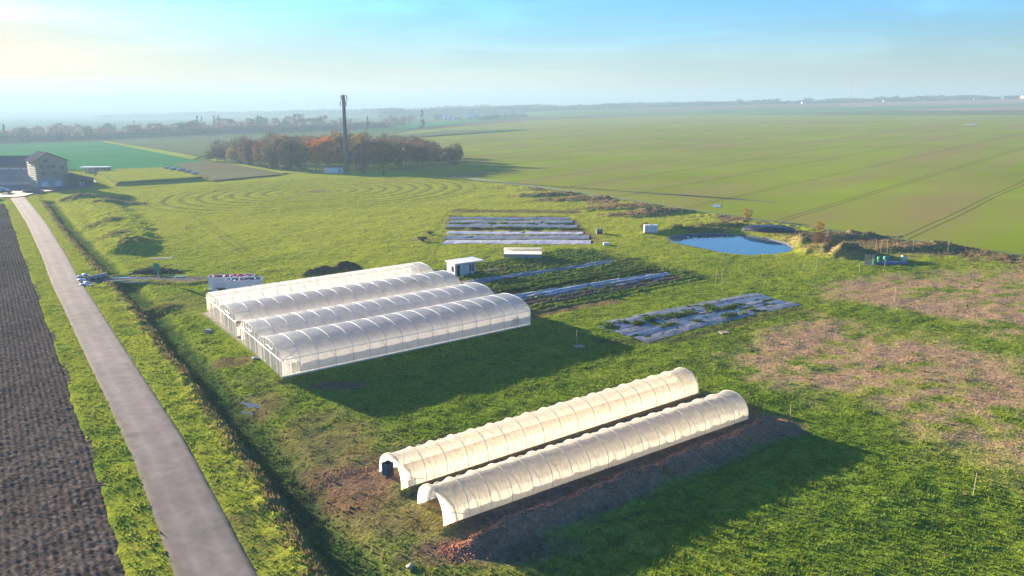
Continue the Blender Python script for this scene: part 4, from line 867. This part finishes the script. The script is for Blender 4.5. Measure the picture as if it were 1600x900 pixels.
MB().box(0, 8.3, 0, 3, .2, 2.9).build('wall', 'white', eq); MB().box(-.3, 8.6, -.3, 3.3, 2.9, 3.15).build('roof', 'slate', eq); MB().box(6.6, 7.6, -.04, -.004, .3, 2.4).build('door', 'barnwall', eq); MB().box(0, 8.3, .1, 2.9, 0, .2).build('plinth', 'concrete', eq)

# ------------------------------------------------------------------ trees
def crown_mesh(name, h, rx, n, size, seed, shape='round', base=.25):
    """leaf-sized faces in clumps through an uneven crown of height h"""
    r = np.random.default_rng(seed); V_ = []
    ncl = 34 if shape == 'round' else 30
    C_ = []
    for i in range(ncl):
        if shape == 'round':
            t = r.uniform(base, .97); w = rx*math.sqrt(max(.02, 1-((t-.58)/.46)**2)); a = r.uniform(0, 6.3); q = r.uniform(.25, 1)**.5
            C_.append((w*q*math.cos(a), w*q*math.sin(a), t*h, r.uniform(.12, .24)*h*.75))
        else:
            t = r.uniform(.08, .97); w = rx*(1-t)**.85; a = r.uniform(0, 6.3); C_.append((w*math.cos(a), w*math.sin(a), t*h, .03*h+w*.45))
    C_ = np.array(C_); k = r.integers(0, ncl, n); d = r.normal(size=(n, 3)); d /= np.linalg.norm(d, axis=1)[:, None]
    c = C_[k, :3]+d*(C_[k, 3]*r.uniform(.3, 1.05, n)**.6)[:, None]*np.array([1, 1, .75]); c[:, 2] = np.maximum(c[:, 2], .03*h)
    a = r.normal(size=(n, 3)); a /= np.linalg.norm(a, axis=1)[:, None]; b = np.cross(a, r.normal(size=(n, 3))); b /= np.linalg.norm(b, axis=1)[:, None]
    s_ = size*r.uniform(.6, 1.4, n)[:, None]; P_ = np.stack([c-a*s_, c+b*s_*.7, c+a*s_, c-b*s_*.7], 1).reshape(-1, 3)
    me = mesh_obj(name, P_, np.arange(4*n).reshape(n, 4), 'ground').data
    bpy.data.objects.remove(bpy.data.objects[name]) if name in bpy.data.objects else None
    me.materials.clear(); me.materials.append(None); return me
def trunk_mesh(h, r0, seed, limbs=7):
    rnd = random.Random(seed); b = MB(); b.tube([(0, 0, -.3), (rnd.uniform(-.1, .1), 0, h*.3), (rnd.uniform(-.3, .3), rnd.uniform(-.3, .3), h*.85)], r0, 6, r0*.2)
    for k in range(limbs):
        z = h*rnd.uniform(.2, .6); a = rnd.uniform(0, 6.3); l = h*rnd.uniform(.2, .4); b.tube([(0, 0, z), (l*.5*math.cos(a), l*.5*math.sin(a), z+l*.55), (l*.85*math.cos(a), l*.85*math.sin(a), z+l*1.15)], r0*.4, 4, r0*.1)
    o = b.build('trunk_proto', 'bark'); me = o.data; bpy.data.objects.remove(o); return me
CR = [crown_mesh('crown', 1.0*16, 4.6, 2600, .30, 200+i, base=(.12, .2, .3, .08)[i]) for i in range(4)]
TRK = [trunk_mesh(15, .32, 300+i) for i in range(3)]
CF = [crown_mesh('crown_far', 14, 4.2, 420, .75, 220+i, base=.05) for i in range(3)]; CPN = [crown_mesh('crown_pine', 20, 3.6, 520, .75, 230+i, 'cone') for i in range(2)]
TRF = trunk_mesh(12, .3, 310, 3)
def tree(x, y, h, wk, crown, trunk, leaf, label, grp, base_h, name='deciduous_tree', rz=None):
    g = thing(name, (x, y, plane(x)), random.uniform(0, 6.3) if rz is None else rz, label, 'tree', grp); k = h/base_h; g.scale = (k*wk, k*wk, k)
    c = bpy.data.objects.new('crown', crown); COL.objects.link(c); c.parent = g; c.material_slots[0].link = 'OBJECT'; c.material_slots[0].material = LEAF[leaf]
    t = bpy.data.objects.new('trunk', trunk); COL.objects.link(t); t.parent = g; return g
rt = random.Random(5)
LAB = dict(bare='brownish half-bare tree in the grove behind the mast', orange='bright orange autumn tree in the grove left of the mast', yellow='yellow-leaved tree in the grove', rust='rusty brown autumn tree in the grove', green='dark green tree standing within the grove')
# silhouette of the grove: px, tree-top py, front-row base py
top = [(325, 226), (345, 219), (365, 222), (385, 214), (405, 215), (430, 209), (460, 212), (490, 210), (520, 207), (550, 206), (580, 208), (610, 212), (640, 214), (665, 218), (690, 224), (708, 221)]
tx = [a for a, b in top]; ty_ = [b for a, b in top]
rows = []
for px in range(326, 712, 12): rows.append((px+rt.uniform(-4, 4), 0))
for px in range(340, 690, 16): rows.append((px+rt.uniform(-5, 5), 1))
for px in range(360, 670, 20): rows.append((px+rt.uniform(-6, 6), 2))
for px, r in rows:
    by = np.interp(px, [320, 380, 440, 540, 640, 720], [252, 258, 265, 265, 261, 256])-r*7.5
    p = G(px, by+rt.uniform(-1, 1)); dist = p.y*CP; tp = np.interp(px, tx, ty_)+rt.uniform(-2, 5)+(5 if r == 0 else 0)
    h = max(7, (by-tp)/FPX*dist*1.0); leaf = rt.choices(['bare', 'rust', 'yellow', 'green'], [10, 4, .9, 1])[0]
    if 483 < px < 520 and r == 0: leaf = 'orange'
    if 355 < px < 372 and r == 0: leaf = 'yellow'
    if 556 < px < 566: leaf = 'yellow' if r == 0 else 'rust'
    if 428 < px < 455 and r == 1: leaf = 'rust'
    tree(p.x, p.y, h, rt.uniform(.85, 1.15)*min(1.5, 15/h), rt.choice(CR), rt.choice(TRK), leaf, LAB[leaf], 'trees of the grove, '+leaf, 16)
tree(*G2(712, 257), 11, 1.0, CR[2], TRK[1], 'bare', 'lone bare tree at the right tip of the grove, trunk visible', None, 16) if True else None
for q, h, lf, lab in [((1168, 344), 2.6, 'yellow', 'small yellow shrub on the bank behind the pond'), ((1280, 362), 2.3, 'yellow', 'small yellowish shrub right of the black sheeting'), ((1006, 360), 2.0, 'rust', 'rusty bush left of the water tank'), ((1276, 392), 2.6, 'rust', 'tall brown weedy bush on the mound right of the pond'), ((1292, 384), 2.2, 'rust', 'brown bush behind the weedy mound'), ((568, 272), 3.0, 'rust', 'small brown shrub right of the mast'), ((600, 274), 2.4, 'rust', 'little shrub between mast and grove tip')]:
    g = tree(*G2(*q), h, 1.5, CR[3], TRK[0], lf, lab, None, 16, 'shrub'); g['category'] = 'shrub'; g.location.z = place_z(g.location.x, g.location.y)
# hazy belts beyond: tree-lined village on the left, ridge on the right
def far_tree(px, by, tp, kind, label, grp, wk=1.0):
    p = G(px, by); h = (by-tp)/FPX*p.y*1.02
    if kind == 'pine': return tree(p.x, p.y, h, wk, rt.choice(CPN), TRF, 'pine', label, grp, 20, 'conifer')
    return tree(p.x, p.y, h, wk*min(2.2, max(1, 13/h)), rt.choice(CF), TRF, kind, label, grp, 14, 'deciduous_tree')
far_tree(9, 225, 196, 'pine', 'tall lone dark conifer at the far left edge', None, .8)
for px, tp in [(309, 180), (316, 183), (336, 180), (343, 181), (211, 189), (206, 192), (221, 190), (404, 180), (409, 183), (461, 178), (466, 182), (660, 174), (502, 183), (575, 182), (180, 192), (234, 191)]:
    far_tree(px, 203+rt.uniform(-2, 2), tp, 'pine', 'tall hazy conifer rising above the distant village trees', 'hazy conifers in the distant village', .75)
for k in range(120):
    px = rt.uniform(15, 650); by = np.interp(px, [0, 160, 300, 450, 560, 650], [222, 218, 212, 207, 203, 195])-rt.uniform(0, 9); far_tree(px, by, by-rt.uniform(11, 19)*(1 if px < 520 else .7), rt.choice(['bare', 'bare', 'green', 'rust']), 'hazy tree in the far belt around the village on the left', 'hazy trees in the far left belt', 1.3)
def ridge_tree(px, hp_, kind, label, grp, wk=1.0):
    x, y, z = crest_point(px, 1+rt.uniform(0, .02)); g = tree(x, y, hp_/FPX*RY, wk*min(2.2, max(1, 13/(hp_/FPX*RY))), rt.choice(CF), TRF, kind, label, grp, 14); g.location.z = z-.8; return g
for k in range(75):
    px = rt.uniform(1120, 1500) if k < 45 else rt.uniform(1270, 1460); ridge_tree(px, rt.uniform(4, 9.5), rt.choice(['bare', 'green', 'bare']), 'distant tree in the belt along the right ridge', 'distant trees along the right ridge', 1.6)
for k in range(26):
    px = rt.uniform(745, 822); by = np.interp(px, [745, 822], [188, 183]); far_tree(px, by, by-rt.uniform(4, 7), 'green', 'distant tree beside the pale farm buildings', 'distant trees by the pale farm', 1.4)
# far houses
def house(px, by, wpx, hpx, m, rm, label, grp='distant houses', rz=0):
    p = G(px, by)
    if px > 1100: p = Vector(crest_point(px, .992))
    k = p.y/FPX; w = wpx*k; h = hpx*k*.62; d = max(6, w*.5); g = thing('house', (p.x, p.y, plane(p.x) if px < 1100 else p.z-.5), rz, label, 'house', grp)
    MB().box(-w/2, w/2, 0, d, 0, h).build('wall', m, g); e = w/2+.4; hr = h+hpx*k*.5
    MB().add([(-e, -.4, h), (e, -.4, h), (e, d/2, hr), (-e, d/2, hr), (e, d+.4, h), (-e, d+.4, h), (-e, -.4, h), (e, -.4, h)], [(0, 1, 2, 3), (3, 2, 4, 5), (0, 3, 5), (1, 4, 2)]).build('roof', rm, g)
    MB().box(-w*.3, -w*.1, -.05, -.004, h*.25, h*.7).build('window', 'glass', g); MB().box(w*.1, w*.2, -.05, -.004, 0, h*.7).build('door', 'wood', g)
for a in [(276, 199, 8, 6, 'white', 'slate', 'white house gable showing in the hazy left tree belt'), (187, 215, 7, 3, 'white', 'slate', 'low white house at the left end of the hazy belt'), (363, 204, 5, 6, 'white', 'slate', 'small white house right of the two tall conifers'), (466, 202, 7, 6, 'render', 'tile', 'pinkish house among village trees left of the mast'), (330, 206, 10, 5, 'render', 'slate', 'grey-roofed house under the twin conifers'), (430, 206, 9, 5, 'barnwall', 'slate', 'grey house in the middle of the hazy village'), (590, 199, 9, 5, 'barnwall', 'slate', 'grey house right of the mast in the hazy belt'),
          (700, 188, 16, 6, 'white', 'roofwhite', 'long white farm building among the pale farm group'), (716, 189, 9, 5, 'roofwhite', 'slate', 'middle building of the pale farm group'), (738, 187, 16, 7, 'render', 'roofwhite', 'cream farm building at right of the pale farm group'), (684, 187, 12, 7, 'barnwall', 'slate', 'grey barn at left of the pale farm group'), (762, 186, 12, 4, 'barnwall', 'roofwhite', 'low pale barn beside the farm trees'),
          (1218, 160.5, 7, 4, 'white', 'slate', 'white house left on the distant right ridge'), (1238, 160, 8, 4.5, 'white', 'slate', 'larger white house on the ridge left of the antenna'), (1358, 158.8, 5, 3.5, 'white', 'tile', 'tiny white house in the ridge trees'), (1415, 156.5, 8, 3.5, 'render', 'slate', 'low house in front of the ridge trees'), (1459, 155.5, 7, 4, 'render', 'tile', 'red-roofed house at end of the ridge trees'), (1494, 154, 7, 4, 'white', 'slate', 'white house right of the ridge trees'), (1545, 153.5, 18, 4, 'slate', 'slate', 'long dark barn near the right end of the ridge'), (1575, 153, 20, 4.5, 'barnwall', 'roofwhite', 'long pale barn at right end of the ridge')]:
    house(*a)
p = Vector(crest_point(1305, 1.01)); an = thing('radio_mast', p, 0, 'thin red and white radio mast on the far right ridge', 'mast')
hh = (160-123)/FPX*p.y
for k in range(6): MB().tube([(0, 0, hh*k/6), (0, 0, hh*(k+1)/6)], 1.0, 5).build('mast_section', 'red' if k % 2 else 'barnwall', an)
# far-off woods that read as one mass
def wood(name, line, n, h, seed, m='green', size=2.2, depth=60):
    r = np.random.default_rng(seed); P = P2(line); i = r.integers(0, len(P)-1, n); t = r.uniform(size=n)[:, None]; c = P[i]*(1-t)+P[i+1]*t
    c = c+r.normal(size=c.shape)*np.array([depth, depth])*.3; hh_ = h*(.45+.75*fbm(c[:, 0], c[:, 1], 120, seed))
    z = plane(c[:, 0])+r.uniform(0, 1, n)**.7*hh_; c3 = np.column_stack([c, z]); a = r.normal(size=(n, 3)); a /= np.linalg.norm(a, axis=1)[:, None]; b = np.cross(a, r.normal(size=(n, 3))); b /= np.linalg.norm(b, axis=1)[:, None]; s_ = size*r.uniform(.6, 1.4, n)[:, None]
    o = mesh_obj(name, np.stack([c3-a*s_, c3+b*s_, c3+a*s_, c3-b*s_], 1).reshape(-1, 3), np.arange(4*n).reshape(n, 4), LEAF[m]); tag(o, 'far-off belt of woodland fading into the haze', 'woodland', None, 'stuff')
wood('woodland', [(0, 222), (100, 219), (200, 215), (320, 209), (450, 206), (600, 200)], 14000, 11, 401, 'bare', 1.6, 40)
wood('woodland', [(600, 184), (760, 179), (950, 175), (1000, 171), (1150, 167)], 9000, 24, 402, 'green', 5, 60)
def ridge_wood(n, seed):
    r = np.random.default_rng(seed); px = r.uniform(880, 1600, n); c = np.array([crest_point(q, 1.03+.05*w) for q, w in zip(px, r.uniform(size=n))]); hgt_ = 12*(.3+1.2*fbm(px, px*0, 45, seed))
    c[:, 2] += -4+r.uniform(0, 1, n)**.7*(hgt_+3); a = r.normal(size=(n, 3)); a /= np.linalg.norm(a, axis=1)[:, None]; b = np.cross(a, r.normal(size=(n, 3))); b /= np.linalg.norm(b, axis=1)[:, None]; s_ = 2.6*r.uniform(.6, 1.4, n)[:, None]
    o = mesh_obj('woodland', np.stack([c-a*s_, c+b*s_, c+a*s_, c-b*s_], 1).reshape(-1, 3), np.arange(4*n).reshape(n, 4), LEAF['green']); tag(o, 'far-off belt of woodland along the right ridge', 'woodland', None, 'stuff')
ridge_wood(15000, 403)
wood('woodland', [(160, 187), (350, 183), (620, 180), (860, 172)], 11000, 26, 404, 'green', 6, 80)

# ------------------------------------------------------------------ grass and weeds: countless small blades
def tufts(name, n, area_, m, hmin, hmax, blades, seed, keepf=None, colf=None, wd=.05, dens=None):
    r = np.random.default_rng(seed); x0, x1, y0, y1 = area_
    # even on the land, thinning with distance from the near edge of the meadow
    y = y0*(y1/y0)**(r.uniform(size=n)); x = r.uniform(x0, x1, n)
    k = (x > -.72*y-6) & (x < .72*y+6)
    if keepf is not None: k &= keepf(x, y, r)
    x, y = x[k], y[k]; n = len(x); z = relief(x, y); c = colf(x, y) if colf else ground_colour(x, y)
    h = r.uniform(hmin, hmax, n)*(.6+.8*fbm(x, y, 1.4, seed+3)); P_ = []; Cc = []
    for b in range(blades):
        a = r.uniform(0, 6.283, n); ln = h*r.uniform(.2, .9, n); w = wd*(h/hmax+.4)*(.7+.6*r.uniform(size=n))*(1+y/220)
        bx = x+r.normal(size=n)*.10*(1+y/150); by = y+r.normal(size=n)*.10*(1+y/150)
        pa = a+1.57; tri = np.stack([np.stack([bx-w*np.cos(pa), by-w*np.sin(pa), z-.03], 1), np.stack([bx+w*np.cos(pa), by+w*np.sin(pa), z-.03], 1), np.stack([bx+ln*np.cos(a), by+ln*np.sin(a), z+h], 1)], 1)
        P_.append(tri.reshape(-1, 3)); Cc.append(np.repeat(c*r.uniform(.75, 1.3, n)[:, None], 3, 0))
    P_ = np.vstack(P_); o = mesh_obj(name, P_, np.arange(len(P_)).reshape(-1, 3), m, col=np.clip(np.vstack(Cc), .004, .6)); return o
A0 = G2(441, 591)
def open_land(x, y, r):
    k = pdist(x, y, ROAD)[0] > 2.5; k &= FD(x, y) < .1; k &= sdist(x, y, POND) < -.3; k &= sdist(x, y, CROP) < .3; k &= ~((x < -145) & (y > 290))
    u, v = uv(x, y, A0); k &= ~((u > -.3) & (u < 36) & (v > -.3) & (v < 39))
    for t_, l in ((T1, 34.8), (T2, 33.4)):
        u, v = uv(x, y, t_); k &= ~((u > -.2) & (u < l+.4) & (v > -.1) & (v < 4.1))
    return k
def green_only(x, y, r):
    k = open_land(x, y, r); c = ground_colour(x, y); return k & (r.uniform(size=len(x)) < ss(.9, 1.5, c[:, 1]/c[:, 0])+.18)
tag(tufts('grass', 420000, (-150, 120, 44, 330), 'tuft', .06, .18, 3, 501, green_only), 'short tufted green grass covering the pasture', 'grass', None, 'stuff')
def weeds_at(x, y, r):
    k = open_land(x, y, r); dc, sc_, al = pdist(x, y, CREST); cw = dc*sc_+(fbm(x, y, 6, 11)-.5)*1.2
    de, se, ale = pdist(x, y, ENT); w = rl(cw, .7)*.8*(de > 3)
    d, s_, a_ = pdist(x, y, CROPEDGE); w = np.maximum(w, .55*ss(17, 6, d)*(x > -10)*ss(.45, .6, fbm(x, y, 5, 77)))
    for mx_, my_, a, b, e in MOUNDS[8:]: w = np.maximum(w, .75*ss(1.2, .6, np.hypot((x-mx_)/a, (y-my_)/b)))
    for mx_, my_, a, b, e in MOUNDS[3:8]: w = np.maximum(w, .3*ss(1.2, .6, np.hypot((x-mx_)/a, (y-my_)/b)))
    w = np.maximum(w, .004)
    return k & (r.uniform(size=len(x)) < w)
wc = lambda x, y: np.array([.19, .145, .065])[None]*(.5+fbm(x, y, 2.5, 88)[:, None])*np.array([1, 1, 1])[None]
tag(tufts('dry_weeds', 420000, (-165, 125, 44, 300), mat('weed_stem', 0, .9, .2, .5, attr=True, trans=.3, spec=0), .14, .42, 2, 502, weeds_at, wc, .06), 'dry brown weeds and stalks along banks and verges', 'weeds', None, 'stuff')
LINES = [P2(l) for l in ([(703, 350), (903, 350.5)], [(700, 357.5), (905, 358)], [(699, 357), (905, 357)], [(742, 444), (958, 412)], [(775, 454), (870, 438), (1000, 422)], [(770, 458), (900, 440), (1010, 424)], [(990, 508), (1100, 488), (1160, 478)], [(950, 510), (1040, 496), (1110, 480)], [(1030, 512), (1130, 497), (1180, 487)], [(1000, 502), (1060, 492), (1100, 486)])]
MUL = [P2(l) for l in ([(744, 441), (800, 432), (870, 422), (958, 409)], [(790, 467), (870, 455.5), (960, 441.5), (1046, 429)])]
def veg_at(x, y, r):
    w = np.zeros(len(x))
    for i, l in enumerate(LINES): w = np.maximum(w, rl(pdist(x, y, l)[0], .5 if i not in (4, 5) else .9)*(fbm(x, y, 1.6, 90+i) > (.58 if i not in (4, 5) else .3)))
    u, v = uv(x, y, A0); bd = (u > 38) & (u < 80) & (v > 4) & (v < 43); w = np.maximum(w, bd*.02*(np.sin(v*2*math.pi/1.7+2*fbm(x, y, 8, 41)) > .4))
    for l in MUL: w = w*(pdist(x, y, l)[0] > 1.6)
    return r.uniform(size=len(x)) < w
vc = lambda x, y: np.array([.065, .11, .025])[None]*(.5+1.1*fbm(x, y, 1.5, 89)[:, None])
tag(tufts('vegetable_rows', 420000, (-25, 60, 92, 235), 'tuft', .2, .45, 4, 503, veg_at, vc, .12), 'low leafy vegetables and weeds growing along the beds', 'vegetables', None, 'stuff')

# loose clods of turned earth along the low tunnels
def clods(name, n, v0, v1, u0, u1, col_, smin, smax, seed, label, o0):
    r = np.random.default_rng(seed); u = r.uniform(u0, u1, n); v = v0+(v1-v0)*r.beta(2.2, 2.2, n)+(fbm(u, u*0, 4, seed)-.5)*1.2
    x = o0[0]+u*U[0]+v*V[0]; y = o0[1]+u*U[1]+v*V[1]; z = relief(x, y); s_ = smin+(smax-smin)*r.uniform(size=n)**3
    o8 = np.array([(1, 0, 0), (0, 1, 0), (-1, 0, 0), (0, -1, 0), (.1, 0, 1), (0, .1, -1)]); fc = np.array([(0, 1, 4), (1, 2, 4), (2, 3, 4), (3, 0, 4), (1, 0, 5), (2, 1, 5), (3, 2, 5), (0, 3, 5)])
    a = r.uniform(0, 6.3, n); k = r.uniform(.6, 1.3, (n, 6, 1)); P_ = o8[None]*k*s_[:, None, None]*np.array([1.25, 1, .7]); ca_, sa_ = np.cos(a)[:, None], np.sin(a)[:, None]
    P_ = np.stack([P_[..., 0]*ca_-P_[..., 1]*sa_, P_[..., 0]*sa_+P_[..., 1]*ca_, P_[..., 2]], -1)+np.stack([x, y, z+s_*.25], 1)[:, None]
    F_ = (fc[None]+np.arange(n)[:, None, None]*6).reshape(-1, 3); cc_ = np.repeat(np.array(col_)[None]*r.uniform(.45, 1.4, n)[:, None], 6, 0)
    tag(mesh_obj(name, P_.reshape(-1, 3), F_, 'plough', col=cc_), label, 'soil', None, 'stuff')
clods('earth_clods', 22000, -4.5, -1.4, -2, 35, (.58, .26, .14), .02, .085, 601, 'rough reddish clods heaped beside the nearest low tunnel', T2)
clods('earth_clods', 3500, 4.3, 8.0, -6, 30, (.38, .17, .10), .02, .07, 602, 'loose reddish soil along the back of the rear low tunnel', T1)
